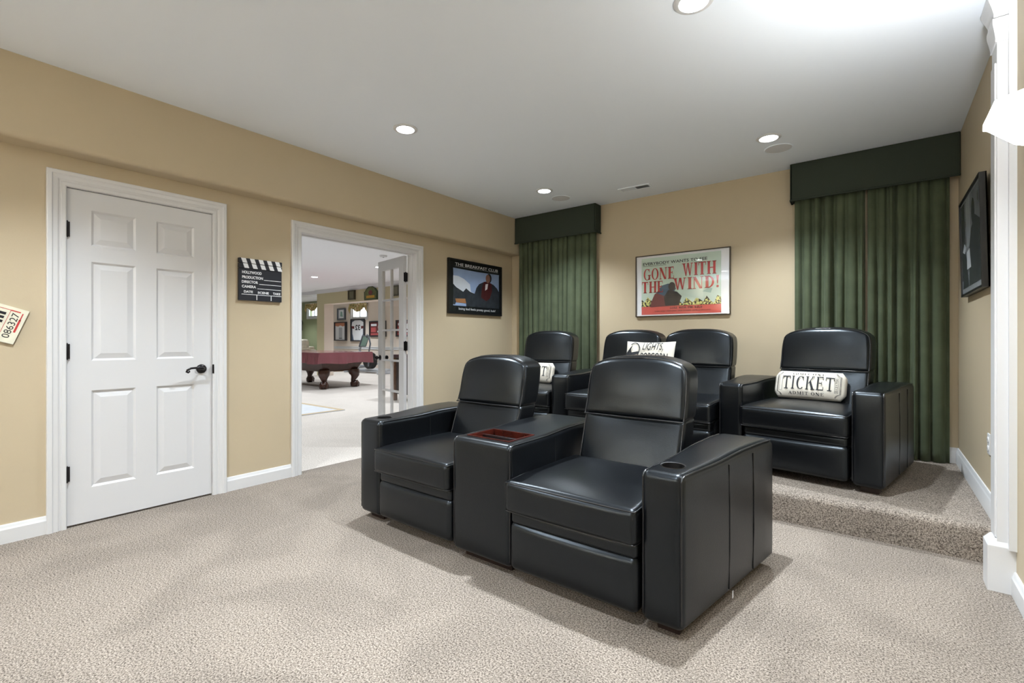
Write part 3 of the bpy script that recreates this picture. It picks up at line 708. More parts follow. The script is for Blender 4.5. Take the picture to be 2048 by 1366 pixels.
# black and white photograph on the right wall, leaning out at the top
RW, RH = .84, .635
t = empty('framed_photograph', 'black and white photograph in a black frame beside the pilaster', 'picture', (XR-.004, 4.063, 1.43), -PI/2, rx=math.radians(1.2))
mb = MB(); frame4(mb, RW, RH, .014, .032); mb.box(-RW/2, RW/2, -.006, 0, 0, RH); mb.build('frame', M_BLACK, t)
G = lambda v, n: mat(n, srgb(v, v+4, v+9), .25, .4, var=.15, vscale=6)  # greys lifted to stand in for the room's reflection in the glass
mb = MB(); mb.box(-RW/2+.012, RW/2-.012, -.024, -.006, .012, RH-.012); pr = mb.build('print', G(150, 'photo_mid'), t)
x0, x1, z0, z1 = -RW/2+.03, RW/2-.03, .05, RH-.03; iw, ih = x1-x0, z1-z0
gd, gm, gl = G(58, 'photo_dark'), G(120, 'photo_grey'), G(205, 'photo_light')
lay([(0, 0), (1, 0), (1, 1), (0, 1)], gm, .0246, par=pr); lay([(0, .1), (.22, .1), (.22, 1), (0, 1)], gd, .0250, par=pr); lay([(.30, .45), (.5, .45), (.5, 1), (.30, 1)], G(150, 'photo_pale'), .0250, par=pr)
lay([(.4, 0), (.42, .4), (.55, .62), (.75, .72), (1, .6), (1, 0)], gd, .0254, par=pr); lay([(p[0], p[1]) for p in blob(.66, .78, .08, .14)], gd, .0254, par=pr)
lay([(.05, 0), (.08, .3), (.2, .45), (.3, .3), (.36, 0)], gd, .0258, par=pr); lay([(.3, .2), (.32, .4), (.45, .42), (.5, .2)], gl, .0262, par=pr); lay([(.08, .44), (.18, .52), (.26, .46), (.2, .40)], gl, .0262, par=pr)
mb = MB(); mb.box(-RW/2+.013, RW/2-.013, -.0295, -.0285, .013, RH-.013); mb.build('glass', M_GLASSF, t)

# clapper board plaque
CWd, CH = .325, .322
t = empty('clapper_board', 'black and white film clapper board plaque between the door and the doorway', 'wall decor', (XL+.001, 1.737, 1.442), PI/2)
mb = MB(); mb.box(-CWd/2, CWd/2, -.022, 0, 0, .245); bd = mb.build('slate', mat('slate_black', srgb(34, 36, 44), .5, .4), t)
for zz in (.2475, .287):
    mb = MB(); mb.box(-CWd/2, CWd/2, -.028, 0, zz, zz+.035); stk = mb.build('clap_stick', MATS['slate_black'], t)
    for i in range(5):
        u = -CWd/2+.012+i*.064+(.013 if zz < .28 else 0); dx = .013
        mb = MB(); mb.add([(u+dx, -.0286, zz), (u+dx+.034, -.0286, zz), (u+.034, -.0286, zz+.035), (u, -.0286, zz+.035)], [(0,1,2,3)]); mb.build('white_stripe', M_WHITE, stk)
q = lambda a, b: (a, -.0228, b); mb = MB(); L0 = -CWd/2
for body, x, z, w, h in (('HOLLYWOOD', .022, .205, .145, .022), ('PRODUCTION', .022, .167, .155, .022), ('DIRECTOR', .02, .132, .12, .021), ('CAMERA', .02, .096, .105, .021), ('DATE', .035, .058, .066, .018), ('SCENE', .137, .056, .085, .018), ('TAKE', .255, .056, .06, .018)):
    letters(mb, sans(body, .035), L0+x, z, w, h, q)
for a, b, z in ((.185, .32, .164), (.148, .32, .129), (.135, .32, .093), (.018, .322, .044)): mb.box(L0+a, L0+b, -.0232, -.022, z, z+.004)
for a in (.128, .238): mb.box(L0+a, L0+a+.005, -.0232, -.022, .006, .044)
mb.build('lettering', M_WHITE, bd)

# tilted ticket sign at the left edge
t = empty('ticket_sign', 'cream vintage ticket sign with red border hung askew left of the door', 'sign', (XL+.001, .42, 1.206), PI/2)
t.rotation_euler = Euler((0, math.radians(19.3), PI/2))
mb = MB(); mb.box(-.62, 0, -.012, 0, -.1, .1); pl = mb.build('plaque', mat('aged_cream', srgb(226, 222, 202), .6, .3, var=.08, vscale=12), t)
mb = MB(); mb.box(-.62, .0, -.0118, -.0005, -.1005, -.0995); mb.box(-.0005, .0008, -.0118, -.0005, -.1, .1); mb.build('rim', M_FOOTW, pl)
q = lambda a, b: (a, -.0128, b); V, F = sans('086327')
mb = MB(); mb.add([(-.029-v*.031, -.0128, -.073+u*.142) for u, v in V], F); mb.add([(-.128+u*.046, -.0128, .002+v*.06) for u, v in sans('E', .05)[0]], sans('E', .05)[1]); mb.build('lettering', M_PRDARK, pl)
mb = MB()
for (a, b, c, d) in ((-.6, -.07, .079, .082), (-.07, -.03, .077, .083), (-.022, -.017, .035, .077), (-.024, -.015, -.035, .04), (-.6, -.06, -.083, -.079), (-.0715, -.0695, -.078, .078)): mb.box(a, b, -.0126, -.0115, c, d)
mb.build('red_border', M_RED, pl)

# ------------------------------------------------------------------ ceiling fittings
def downlight(label, x, y, watt, z=ZC, r=.062, group='recessed ceiling lights'):
    t = empty('recessed_light', label, 'light', (x, y, z), 0, group)
    mb = MB(); pr = [(r+.026, 0), (r+.026, -.004), (r+.020, -.008), (r+.004, -.009), (r, -.006), (r, 0)]
    n = 32; mb.lathe(pr, n); mb.build('trim_ring', M_TRIM, t, smooth=40)
    mb = MB(); mb.lathe([(r-.001, -.0065), (r-.001, -.0105), (r*.7, -.0125), (.002, -.013)], n); mb.build('lens', M_LAMP, t, smooth=40)
    ld = bpy.data.lights.new('bulb', 'SPOT'); ld.energy = watt; ld.color = LAMP_RGB; ld.spot_size = math.radians(118); ld.spot_blend = 1.0; ld.shadow_soft_size = .03
    lo = bpy.data.objects.new('bulb', ld); COL.objects.link(lo); lo.parent = t; lo.location = (0, 0, -.05)
XA, XB_ = -2.775, -.678
LW = {4.13: 1.0, 4.11: 1.0, 2.29: 1.1, 2.24: 1.6, .40: 1.0, .41: .8, -1.5: .8}  # the pair behind the camera is unseen, added to brighten the room
for y, w in ((4.13, 'beside the ceiling speaker over the left back seats'), (2.29, 'over the left front seat'), (.40, 'over the floor by the panel door'), (-1.5, 'added unseen at the left front of the room')):
    downlight('round recessed ceiling light '+w, XA, y, LIGHT_MAIN*LW[y])
for y, w in ((4.11, 'beside the ceiling speaker over the right end recliner'), (2.24, 'at the top edge of the photo over the right front seat'), (.41, 'over the camera'), (-1.5, 'added unseen at the right front of the room')):
    downlight('round recessed ceiling light '+w, XB_, y, LIGHT_MAIN*LW[y])
for x, y, w in ((-2.777, 4.46, 'near the corner valance'), (-.653, 4.39, 'near the long valance')):
    t = empty('ceiling_speaker', 'round white in-ceiling speaker grille '+w, 'speaker', (x, y, ZC), 0, 'ceiling speakers')
    mb = MB(); mb.lathe([(.105, 0), (.105, -.004), (.098, -.006), (.096, -.003), (.096, 0)], 36); mb.build('rim', M_CEIL, t, smooth=40)
    mb = MB(); mb.lathe([(.096, -.001), (.095, -.0045), (.05, -.006), (.002, -.0065)], 36); mb.build('grille', mat('speaker_grille', srgb(222, 222, 225), .8, .2, bump=.5, bscale=900), t, smooth=40)
t = empty('air_vent', 'white rectangular ceiling air vent with slats near the back wall', 'vent', (-1.985, 4.625, ZC), math.radians(2))
mb = MB(); vw, vh = .165, .062
for (a, b, c, d) in ((-vw, vw, -vh, -vh+.018), (-vw, vw, vh-.018, vh), (-vw, -vw+.02, -vh+.018, vh-.018), (vw-.02, vw, -vh+.018, vh-.018), (-.006, .006, -vh+.018, vh-.018)): mb.box(a, b, c, d, -.008, 0)
mb.build('vent_frame', M_CEIL, t)
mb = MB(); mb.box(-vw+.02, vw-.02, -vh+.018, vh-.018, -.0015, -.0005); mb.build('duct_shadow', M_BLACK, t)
for i in range(20):
    x = -vw+.028+i*.0145+(.006 if i > 9 else 0); s_ = -1 if i < 10 else 1
    mb = MB(); mb.add([(x, -vh+.018, -.002), (x+s_*.009, -vh+.018, -.008), (x+s_*.009, vh-.018, -.008), (x, vh-.018, -.002), (x+.0012, -vh+.018, -.002), (x+s_*.009+.0012, -vh+.018, -.008), (x+s_*.009+.0012, vh-.018, -.008), (x+.0012, vh-.018, -.002)],
        [(0,1,2,3), (4,7,6,5), (0,4,5,1), (2,6,7,3)]); mb.build('slat', M_CEIL, t)

# wall sconce at the right edge
def sconce(label, x, y, z, rz, up=LIGHT_UP):
    t = empty('wall_sconce', label, 'wall lamp', (x, y, z), rz)
    def ring(wd, dp, zz): return [(-wd, 0, zz), (-wd, -dp*.45, zz), (-wd*.55, -dp, zz), (wd*.55, -dp, zz), (wd, -dp*.45, zz), (wd, 0, zz)]
    st = [ring(.07, .06, -.06), ring(.13, .13, -.02), ring(.19, .19, .05), ring(.20, .20, .055), ring(.20, .20, .075), ring(.19, .19, .075), ring(.125, .122, -.01)]
    V = [p for s_ in st for p in s_]; F = []
    for i in range(len(st)-1):
        for k in range(5): F.append((i*6+k, i*6+k+1, (i+1)*6+k+1, (i+1)*6+k))
    F.append((0, 1, 2, 3, 4, 5)); F.append(tuple(range(36, 42)))
    mb = MB(); mb.add(V, F); mb.build('glass_shade', M_SHADE, t)
    ld = bpy.data.lights.new('bulb', 'SPOT'); ld.energy = up; ld.color = (.93, .97, 1); ld.spot_size = math.radians(165); ld.spot_blend = 1.0; ld.shadow_soft_size = .05
    lo = bpy.data.objects.new('bulb', ld); COL.objects.link(lo); lo.parent = t; lo.location = (0, -.10, .05); lo.rotation_euler = (PI, 0, 0)
    mb = MB(); mb.puff(-.06, .06, -.02, 0, -.12, .02, .008, m=2, k=2); mb.build('wall_plate', M_TRIM, t, smooth=50)
    return t
sconce('glowing white glass wall sconce on the right wall in front of the pilaster', XR, 2.17, 1.80, -PI/2)
sconce('added unseen glowing white glass wall sconce on the wall opposite the seats, left one', -3.0, YF, 1.80, PI, 290)  # this sconce and the next are unseen, added for fill and ceiling light
sconce('added unseen glowing white glass wall sconce on the wall opposite the seats, right one', -.5, YF, 1.80, PI, 290)

# ------------------------------------------------------------------ the room beyond the doorway
M_OLIVE = mat('olive_tan_paint', srgb(200, 191, 154), .6, .3); M_GREEN = mat('sage_green_paint', srgb(150, 156, 122), .6, .3); M_PINK = mat('pale_rose_paint', srgb(232, 218, 204), .6, .3)
HY = 8.15; BKY = 10.4; FX0 = -21.0
mb = MB(); mb.box(FX0, XJ+.04, -2, BKY+.3, -.1, 0); struct(mb.build('floor', M_CARPETF), 'pale cream carpet of the game room beyond the doorway')
mb = MB(); mb.box(FX0, XJ, -2, BKY+.3, ZC, ZC+.1); struct(mb.build('ceiling', M_CEIL2), 'white ceiling of the game room beyond the doorway')
mb = MB(); mb.box(FX0-.1, FX0, -2, BKY+.3, 0, ZC); struct(mb.build('wall_far_left', M_GREEN), 'green far end wall of the game room')
mb = MB(); mb.box(FX0, XJ, -2.1, -2, 0, ZC); struct(mb.build('wall_far_front', M_OLIVE), 'olive near side wall of the game room')
wall_with_holes('wall_far_back', 'y', BKY, BKY+.2, FX0, -17.6, 0, ZC, [(-18.85, -17.9, 2.06, 2.5)], M_GREEN, 'sage green back wall of the game room beyond the column')
wall_with_holes('wall_far_back', 'y', BKY, BKY+.2, -17.6, XJ, 0, ZC, [(-15.70, -14.75, 1.93, 2.36)], M_PINK, 'pale rose back wall with framed jerseys')
mb = MB(); mb.box(XJ-.02, XJ, BKY-5.4, BKY+.2, 0, ZC); mb.v = [(x-.0, y, z) for x, y, z in mb.v]; struct(mb.build('wall_far_right', M_OLIVE), 'olive wall of the game room beside the doorway')
mb = MB(); mb.box(-14.21, -13.80, HY, HY+.32, 0, ZC); mb.box(-13.80, XJ-.02, HY, HY+.006, 2.25, ZC); struct(mb.build('wall_far_header', M_OLIVE), 'olive header and column framing the exercise alcove')
mb = MB(); mb.box(-13.80, XJ-.02, HY+.006, HY+.32, 2.25, ZC); mb.box(-13.80, -13.785, HY+.004, HY+.32, 0, 2.25); struct(mb.build('wall_far_reveal', M_PINK), 'pale rose inner faces of the alcove opening')
def crown(name, fn, a, b, label):
    pr = [(0, 0), (.012, 0), (.016, .015), (.05, .06), (.075, .085), (.085, .10), (.085, .11), (0, .11)]
    mb = MB(); mb.prism(pr, fn, a, b); struct(mb.build(name, M_TRIM, smooth=30), label)
crown('trim_4', lambda u, v, w: (w, HY-u, ZC-.11+v), -14.21, XJ-.02, 'white crown moulding above the olive header')
mb = MB(); mb.box(FX0, -14.21, HY, HY+.32, ZC-.11, ZC); struct(mb.build('trim_5', M_TRIM), 'white ceiling beam left of the olive column')
mb = MB(); mb.box(-16.85, XJ-.02, BKY-.02, BKY, .78, .88); mb.box(-16.85, XJ-.02, BKY-.03, BKY, .85, .865); struct(mb.build('trim_6', M_TRIM), 'white chair rail on the pale rose wall')
base('baseboard_far', .12, lambda u, v, w: (w, BKY-u, v), -16.85, XJ-.02, 'white baseboard of the exercise alcove')
for n, (a, b, c, d) in enumerate(((-15.70, -14.75, 1.93, 2.36), (-18.85, -17.9, 2.06, 2.5))):
    w_ = struct(empty('window_%d' % (n+1), '', None, ((a+b)/2, BKY, c)), ('small white basement window above the framed jerseys', 'small white basement window in the green wall')[n])
    hw = (b-a)/2; H = d-c; mb = MB()
    for (p, q, r_, s_) in ((-hw, hw, 0, .05), (-hw, hw, H-.05, H), (-hw, -hw+.05, .05, H-.05), (hw-.05, hw, .05, H-.05), (-.02, .02, .05, H-.05)): mb.box(p, q, .02, .07, r_, s_)
    for (p, q, r_, s_) in ((-hw-.06, hw+.06, -.07, 0), (-hw-.06, -hw, 0, H), (hw, hw+.06, 0, H)): mb.box(p, q, -.02, 0, r_, s_)
    mb.build('window_frame', M_TRIM, w_)
    for (p, q) in ((-hw+.05, -.02), (.02, hw-.05)): mb = MB(); mb.box(p, q, .04, .044, .05, H-.05); mb.build('pane', M_GLASS, w_)
    va = empty('swag_valance', 'gathered gold and olive floral window valance '+('above the jersey frames', 'on the green wall')[n], 'valance', ((a+b)/2, BKY-.02, c), 0, 'floral window valances')
    V = []; F = []; N = 40; K = 8; vw = hw+.09
    for k in range(K+1):
        for i in range(N+1):
            s_ = i/N*2-1; drop = .30+.14*(abs(s_)**6)-.10*(1-abs(s_)**2)*0+.10*math.cos(PI*s_*1)*.8
            drop = .22+.10*math.cos(PI*s_)+.26*max(0, (abs(s_)-.72)/.28)
            z = H+.12-drop*k/K; V.append((s_*vw, -.05-.018*math.sin(26*s_+.6*k)-.01*math.sin(9*s_+k), z))
    for k in range(K):
        for i in range(N): F.append((k*(N+1)+i, k*(N+1)+i+1, (k+1)*(N+1)+i+1, (k+1)*(N+1)+i))
    m_ = MATS.get('floral_fabric')
    if not m_:
        m_ = mat('floral_fabric', srgb(186, 170, 110), .85, .1); nt = m_.node_tree; nz = nt.nodes.new('ShaderNodeTexNoise'); nz.inputs['Scale'].default_value = 11; nz.inputs['Detail'].default_value = 4
        rp = nt.nodes.new('ShaderNodeValToRGB'); tcn = nt.nodes.new('ShaderNodeTexCoord'); e = rp.color_ramp.elements
        e[0].position = .36; e[0].color = srgb(140, 132, 90); e[1].position = .62; e[1].color = srgb(226, 214, 170); e.new(.5).color = srgb(196, 176, 118); e.new(.56).color = srgb(166, 122, 92)
        nt.links.new(tcn.outputs['Object'], nz.inputs['Vector']); nt.links.new(nz.outputs['Fac'], rp.inputs['Fac']); nt.links.new(rp.outputs['Color'], nt.nodes['Principled BSDF'].inputs['Base Color'])
    o_ = len(V); V2 = V+[(x, y+.006, z) for x, y, z in V]; mb = MB(); mb.add(V2, F+[tuple(q+o_ for q in f[::-1]) for f in F]); mb.build('gathered_fabric', m_, va, smooth=180)
    mb = MB(); mb.box(-vw, vw, -.05, 0, H+.11, H+.13); mb.build('mounting_board', M_TRIM, va)
# framed things on the far walls
def fframe(name, label, x0, x1, y, z0, z1, fm, pm, bw=.045, cat='picture', d=.06, group=None):
    t = empty(name, label, cat, ((x0+x1)/2, y, z0), 0, group); w = x1-x0; h = z1-z0
    mb = MB(); frame4(mb, w, h, bw, d); mb.build('frame', fm, t); mb = MB(); mb.box(-w/2+bw*.6, w/2-bw*.6, -d*.55, 0, bw*.6, h-bw*.6); p = mb.build('print', pm, t); return t, p, w, h, -d*.55
M_GREYF = mat('grey_frame', srgb(96, 100, 108), .4, .4); M_WFR = mat('dark_side_frame', srgb(60, 58, 62), .4, .4)
t, p, w, h, yy = fframe('framed_print', 'small grey framed portrait print above the white display case', -16.60, -16.07, BKY, 1.895, 2.335, M_GREYF, mat('mat_grey', srgb(186, 190, 198), .5, .3))
ff = lambda q: (q[0]*w, q[1]*h)
lay([(-.26, .15), (.26, .15), (.26, .85), (-.26, .85)], M_WHITE, -yy+.002, par=p, fn=lambda a, b: (a*w, b*h)); lay([(-.16, .3), (.2, .25), (.12, .7), (-.1, .75)], M_TEAL, -yy+.004, par=p, fn=lambda a, b: (a*w, b*h))
t, p, w, h, yy = fframe('jersey_display_case', 'white display case with an orange topped jersey', -16.74, -15.99, BKY, 1.095, 1.81, M_WFR, M_WHITE, .03, 'display case', .10)
lay([(-.46, .80), (-.2, .76), (0, .82), (.2, .76), (.46, .80), (.46, .97), (-.46, .97)], col('print_orange', 206, 140, 112), -yy+.002, par=p, fn=lambda a, b: (a*w, b*h))
lay([(-.14, .1), (.16, .1), (.16, .7), (-.14, .7)], col('print_lgrey', 190, 192, 198), -yy+.002, par=p, fn=lambda a, b: (a*w, b*h)); lay([(-.12, .1), (.14, .1), (.14, .15), (-.12, .15)], M_GREYF, -yy+.004, par=p, fn=lambda a, b: (a*w, b*h))
t, p, w, h, yy = fframe('framed_jersey', 'dark framed white hockey jersey with a number on the rose wall', -15.71, -14.84, BKY, 1.07, 1.90, M_WFR, mat('slate_mat', srgb(96, 104, 118), .5, .3), .045, 'framed jersey')
fq = lambda a, b: (a*w, b*h)
lay([(-.36, .03), (.36, .03), (.38, .55), (.44, .68), (.40, .86), (.2, .94), (.08, .96), (-.08, .96), (-.2, .94), (-.40, .86), (-.44, .68), (-.38, .55)], M_WHITE, -yy+.002, par=p, fn=fq)
for s_ in (-1, 1): lay([(s_*.43, .58), (s_*.25, .56), (s_*.24, .68), (s_*.44, .69)], M_MAROON, -yy+.004, par=p, fn=fq); lay([(s_*.36, .04), (s_*.28, .04), (s_*.36, .32), (s_*.38, .3)], M_PRBLUE, -yy+.004, par=p, fn=fq)
mb = MB(); letters(mb, sans('32', .03), -.17*w, .5*h, .36*w, .24*h, lambda a, b: (a, yy-.006, b), mirror=True); mb.build('lettering', M_PRDARK, p)
for (a, b, lb) in ((-14.55, -13.62, 'red and navy framed hockey collage just left of the french door'), (-13.05, -12.05, 'red and navy framed hockey collage seen past the french door hinge')):
    M_CR = MATS.get('collage_red') or col('collage_red', 188, 92, 92)
    t, p, w, h, yy = fframe('framed_collage', lb, a, b, BKY, 1.235, 1.80, M_WFR, M_MAROON, .045, group='hockey collages')
    fq = lambda a, b: (a*w, b*h)
    lay([(-.42, .12), (.42, .12), (.42, .22), (-.42, .22)], M_CR, -yy+.002, par=p, fn=fq); lay([(-.40, .3), (-.1, .3), (-.1, .6), (-.4, .6)], M_CR, -yy+.003, par=p, fn=fq); lay([(-.40, .68), (-.05, .68), (-.05, .82), (-.4, .82)], M_WHITE, -yy+.003, par=p, fn=fq)
    lay(blob(.15, .62, .12, .2), M_WHITE, -yy+.003, par=p, fn=fq); lay([(-.0, .28), (.42, .28), (.42, .38), (0, .38)], M_WHITE, -yy+.003, par=p, fn=fq)
M_DKOL = mat('dark_olive_frame', srgb(66, 62, 44), .5, .4)
t, p, w, h, yy = fframe('small_frame', 'small dark square frame on the olive header next to the arched plaque', -12.42, -12.10, HY, 2.31, 2.585, M_DKOL, mat('olive_grey_print', srgb(118, 116, 92), .5, .3), .03, group='header frames')
t, p, w, h, yy = fframe('small_frame', 'small dark square frame on the olive header seen through the french door', -10.40, -10.10, HY, 2.315, 2.585, M_DKOL, MATS['olive_grey_print'], .03, group='header frames')
t = empty('arched_plaque', 'green arched pub style plaque with gold band on the olive header', 'plaque', (-11.335, HY, 2.262))
sh = [(-.30, 0), (.30, 0), (.31, .24), (.27, .24), (.2, .32), (.1, .375), (0, .39), (-.1, .375), (-.2, .32), (-.27, .24), (-.31, .24)]
mb = MB(); mb.prism(sh, lambda u, v, w: (u, w, v), -.04, 0); p = mb.build('board', mat('plaque_green', srgb(52, 66, 40), .4, .4, var=.2, vscale=10), t)
mb = MB(); mb.prism([(u*.86, .025+v*.86) for u, v in sh], lambda u, v, w: (u, w, v), -.045, -.04); mb.build('inset', mat('plaque_olive', srgb(96, 104, 58), .4, .4, var=.3, vscale=14), p)
lay([(-.19, .05), (.19, .05), (.19, .12), (-.19, .12)], mat('gold', srgb(196, 152, 48), .4, .4), .048, 'gold_band', p, lambda a, b: (a, b)); lay(blob(0, .2, .09, .07), M_MAROON, .048, 'emblem', p, lambda a, b: (a, b))
t = empty('iron_candle_sconce', 'black iron candle sconce on the green wall', 'wall decor', (-19.27, BKY, 1.72))
mb = MB(); mb.tube([(0, -.02, -.2), (0, -.03, 0), (-.06, -.03, .12), (0, -.03, .22), (.06, -.03, .12), (0, -.03, 0)], .014, 6); mb.tube([(0, -.03, 0), (0, -.12, -.05), (0, -.14, .05)], .012, 6); mb.lathe([(.045, .05), (.05, .065)], 12, (0, -.14, 0)); mb.build('iron_scroll', M_BLACK, t, smooth=60)

# pool table ---------------------------------------------------------------
tcx, tcy = -11.06, 6.33
t = empty('pool_table', 'dark wooden pool table with carved claw feet beyond the doorway', 'pool table', (tcx, tcy, 0))
M_TWOOD = mat('table_wood', srgb(66, 38, 28), .3, .55, var=.25, vscale=10)
mb = MB(); hx_, hy_ = 1.30, .66
def rg(a, b, z): return [(-a, -b, z), (a, -b, z), (a, b, z), (-a, b, z)]
st = [rg(hx_-.28, hy_-.24, .40), rg(hx_-.25, hy_-.21, .43), rg(hx_-.16, hy_-.13, .60), rg(hx_-.10, hy_-.08, .70)]
mb.add([p for s_ in st for p in s_], [(0,3,2,1)]+[(i*4+k, i*4+(k+1) % 4, i*4+4+(k+1) % 4, i*4+4+k) for i in range(3) for k in range(4)]+[(12,13,14,15)])
mb.build('cabinet', M_TWOOD, t)
mb = MB(); mb.puff(-hx_, hx_, -hy_, hy_, .70, .835, .03, m=4, k=2); mb.build('rail_top', M_TWOOD, t, smooth=50)
for sx in (-1, 1):
    for sy in (-1, 1):
        lx, ly = sx*1.0, sy*.385; ox, oy = sx*.707, sy*.707
        mb = MB(); pts = [(0, .44, .125), (.0, .40, .13), (.02, .34, .125), (.03, .28, .10), (.01, .22, .07), (-.01, .17, .055), (0, .12, .06), (.02, .09, .06)]
        mb.tube([(lx+ox*d, ly+oy*d, z) for d, z, r_ in pts], [r_ for d, z, r_ in pts], 12)
        lg = mb.build('leg', M_TWOOD, t, smooth=60)
        mb = MB(); mb.lathe([(.004, 0), (.05, .004), (.085, .035), (.095, .08), (.085, .125), (.05, .155), (.004, .165)], 16, (lx+ox*.03, ly+oy*.03, 0))
        for k in range(5):
            a = 2*PI*k/5; c_, s2 = math.cos(a), math.sin(a); mb.tube([(lx+ox*.02+c_*.055, ly+oy*.02+s2*.055, .16), (lx+ox*.03+c_*.098, ly+oy*.03+s2*.098, .09), (lx+ox*.03+c_*.085, ly+oy*.03+s2*.085, .01)], .016, 6)
        mb.build('claw_foot', M_TWOOD, lg, smooth=60)
cv = MB(); N = 160; V = []; per = []
def rect_pt(s_, a, b):
    L = 2*(2*a+2*b); d = s_*L
    if d < 2*a: return (-a+d, -b, 0, -1)
    d -= 2*a
    if d < 2*b: return (a, -b+d, 1, 0)
    d -= 2*b
    if d < 2*a: return (a-d, b, 0, 1)
    d -= 2*a; return (-a, b-d, -1, 0)
hx2, hy2 = 1.325, .69
for k, (z, amp, ins) in enumerate(((.842, 0, .30), (.846, 0, .02), (.842, 0, .0), (.80, .005, -.004), (.73, .014, -.006), (.66, .022, -.008), (.592, .03, -.01))):
    for i in range(N):
        x, y, nx, ny = rect_pt(i/N, hx2-ins, hy2-ins); wv = amp*(math.sin(i*.9)+.6*math.sin(i*2.3+1))
        V.append((x+nx*wv, y+ny*wv, z+(.012*math.sin(i*.37) if k == 6 else 0)))
F = [(k*N+i, k*N+(i+1) % N, (k+1)*N+(i+1) % N, (k+1)*N+i) for k in range(6) for i in range(N)]+[tuple(range(N))]
cv.add(V, F); o = cv.build('table_cover', mat('maroon_vinyl', srgb(134, 82, 88), .2, .55, bump=.35, bscale=14, coat=.3), smooth=50)
o.location = (tcx, tcy, 0); tag(o, 'shiny maroon vinyl cover draped over the pool table', 'table cover')

# rug, basket, sofa --------------------------------------------------------
mb = MB(); mb.box(-9.2, -6.80, 2.6, 4.38, 0, .012); o = mb.build('area_rug', mat('pale_grey_rug', srgb(206, 208, 212), .9, .1, var=.08, vscale=6)); tag(o, 'pale grey patterned area rug with tan border in the game room', 'rug')
mb = MB(); mb.box(-9.2, -6.80, 4.30, 4.38, .0121, .014); mb.box(-6.88, -6.80, 2.6, 4.3, .0121, .014); mb.build('rug_border', mat('tan_border', srgb(196, 176, 146), .9, .1), o)
t = empty('woven_basket', 'low tan woven basket on the carpet behind the pool table', 'basket', (-15.55, 9.65, 0))
mb = MB(); mb.lathe([(.30, 0), (.36, .06), (.38, .14), (.37, .20), (.34, .20), (.33, .05), (.01, .04)], 28); mb.build('basket_body', mat('wicker', srgb(206, 168, 110), .8, .2, bump=.8, bscale=40, var=.3, vscale=26), t, smooth=60)
mb = MB(); mb.tube([(.37*math.cos(2*PI*i/28), .37*math.sin(2*PI*i/28), .2) for i in range(28)], .02, 8, True); mb.build('basket_rim', MATS['wicker'], t, smooth=60)
M_CREAM = mat('cream_fabric', srgb(214, 204, 186), .9, .1, var=.05, vscale=8)
t = empty('sofa', 'cream upholstered sofa at the green wall beyond the pool table', 'sofa', (-18.45, 9.62, 0))
for nm, bx in (('seat_base', (-.9, .72, -.42, .42, .08, .42)), ('backrest', (-.9, .72, .22, .46, .40, .86)), ('arm', (.70, .90, -.44, .44, .06, .74)), ('arm', (-1.1, -.88, -.44, .44, .06, .74)), ('seat_cushion', (-.86, .69, -.44, .24, .42, .56))):
    mb = MB(); mb.puff(*bx, .05, (0, 0, .01, 0, 0, .02), m=4, k=2); mb.build(nm, M_CREAM, t, smooth=180)
for sx in (-.95, .75):
    for sy in (-.35, .35): mb = MB(); mb.lathe([(.02, 0), (.03, .09)], 10, (sx, sy, 0)); mb.build('leg', M_FOOTW, t, smooth=40)
mb = MB(); mb.puff(-17.86, -17.5, 9.44, 9.72, .775, 1.13, .06, (.02, .02, .05, .03, 0, .02), m=4, k=2); o = mb.build('throw_pillow', mat('cream_floral', srgb(226, 218, 200), .9, .1, var=.15, vscale=12), smooth=180); tag(o, 'cream patterned throw pillow propped on the sofa arm', 'pillow')

# exercise machine ---------------------------------------------------------
t = empty('elliptical_trainer', 'grey and black elliptical exercise machine in the alcove', 'exercise machine', (-13.75, 9.75, 0))
M_SILV = mat('silver_paint', srgb(186, 190, 198), .35, .5, metal=.4)
mb = MB(); mb.puff(-1.0, .95, -.06, .06, .03, .12, .03, m=2, k=2); mb.puff(-1.02, -.9, -.3, .3, .0, .08, .03, m=2, k=2); mb.puff(.85, .97, -.3, .3, .0, .08, .03, m=2, k=2); mb.build('base_rail', M_SILV, t, smooth=60)
mb = MB(); mb.lathe([(.02, -.13), (.24, -.12), (.28, -.08), (.28, .08), (.24, .12), (.02, .13)], 28, (.1, 0, .42), 'y'); mb.build('flywheel_housing', M_BLACK, t, smooth=40)
mb = MB(); mb.tube([(-.1, 0, .2), (-.42, 0, .62), (-.50, 0, .80), (-.30, 0, 1.12)], [.05, .05, .045, .03], 10); mb.build('mast', M_SILV, t, smooth=60)
mb = MB(); mb.add([(-.36, -.14, .90), (-.36, .14, .90), (-.16, .14, 1.28), (-.16, -.14, 1.28), (-.33, -.14, .885), (-.33, .14, .885), (-.13, .14, 1.265), (-.13, -.14, 1.265)], [(0,1,2,3), (4,7,6,5), (0,4,5,1), (1,5,6,2), (2,6,7,3), (3,7,4,0)]); sc = mb.build('console_screen', M_GREYF, t)
mb = MB(); mb.add([(-.315, -.11, .915), (-.315, .11, .915), (-.135, .11, 1.25), (-.135, -.11, 1.25)], [(0,1,2,3)]); mb.v = [(x+.006, y, z-.003) for x, y, z in mb.v]; mb.build('display', M_TEAL, sc)
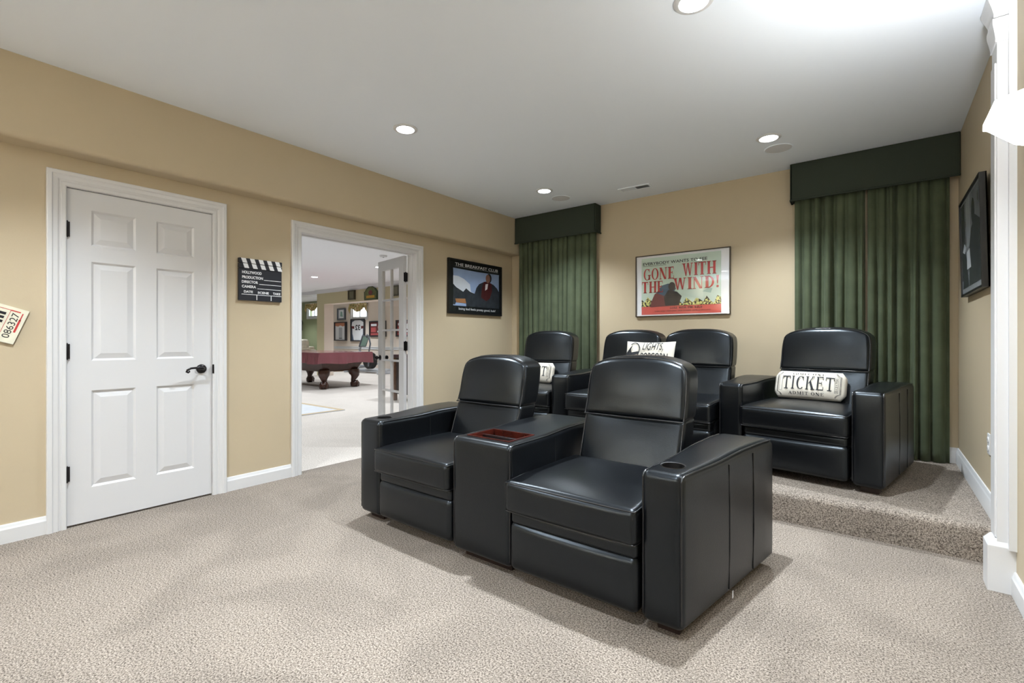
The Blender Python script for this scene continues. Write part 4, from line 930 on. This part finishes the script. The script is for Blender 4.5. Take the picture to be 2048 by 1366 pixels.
for s_ in (-1, 1):
    mb = MB(); mb.tube([(.35, s_*.25, .25), (.42, s_*.28, .7), (.50, s_*.28, 1.0), (.42, s_*.28, 1.25), (.30, s_*.26, 1.30), (.26, s_*.24, 1.2)], .026, 8); mb.build('handlebar', M_GREYF, t, smooth=60)
    mb = MB(); mb.tube([(.1+.2*s_, s_*.18, .42-.1*s_), (-.55, s_*.2, .18), (-.95, s_*.2, .14)], .03, 8); mb.puff(-.75, -.4, s_*.2-.08, s_*.2+.08, .2, .25, .02, m=2, k=2); mb.build('pedal_arm', M_SILV, t, smooth=60)

# dark cabinet behind the french door --------------------------------------
t = empty('slatted_cabinet', 'dark wooden slatted cabinet partly hidden behind the french door', 'cabinet', (-6.95, 6.12, 0))
M_RUST = mat('rustic_brown', srgb(118, 88, 68), .6, .3, var=.3, vscale=9); M_DKC = mat('charcoal_wood', srgb(66, 60, 58), .5, .4, var=.2, vscale=9)
mb = MB(); mb.box(-.24, .20, -.42, .42, .12, .80); mb.build('carcass', M_DKC, t)
mb = MB(); mb.puff(-.28, .26, -.47, .47, .80, .86, .012, m=2, k=2); mb.build('cabinet_top', mat('plum_wood', srgb(74, 48, 52), .4, .4), t, smooth=40)
for sx in (-.25, .22):
    for sy in (-.44, .40): mb = MB(); mb.puff(sx-.03, sx+.03, sy-.03, sy+.05, 0, .80, .008, m=2, k=2); mb.build('post', M_RUST, t, smooth=40)
for i in range(9): mb = MB(); mb.box(.20, .212, -.39, .37, .15+i*.07, .15+i*.07+.055); mb.build('slat', M_DKC, t)

for x, y, w in ((-11.1, 6.3, 'over the pool table'), (-8.5, 6.3, 'between the pool table and the french door'), (-6.2, 6.3, 'past the french door'), (-8.5, 3.7, 'over the grey rug'), (-11.1, 3.7, 'left of the pool table'), (-6.0, 3.7, 'just inside the game room'), (-6.0, 1.0, 'near the game room entrance'), (-13.9, 6.3, 'by the olive column'), (-14.6, 9.2, 'in the exercise alcove'), (-12.0, 9.2, 'over the exercise machine'), (-9.0, 9.2, 'at the right of the alcove'), (-18.4, 9.2, 'by the green wall'), (-17.0, 5.0, 'at the far end of the game room')):
    downlight('game room recessed ceiling light '+w, x, y, LIGHT_FAR, r=.075, group='game room ceiling lights')
t = empty('smoke_detector', 'round white smoke detector on the game room ceiling', 'detector', (-7.28, 5.49, ZC))
mb = MB(); mb.lathe([(.07, 0), (.07, -.012), (.06, -.03), (.01, -.036)], 24); mb.build('housing', M_TRIM, t, smooth=40)
mb = MB(); mb.lathe([(.018, -.035), (.015, -.04)], 12); mb.build('test_button', M_GREYF, t, smooth=40)
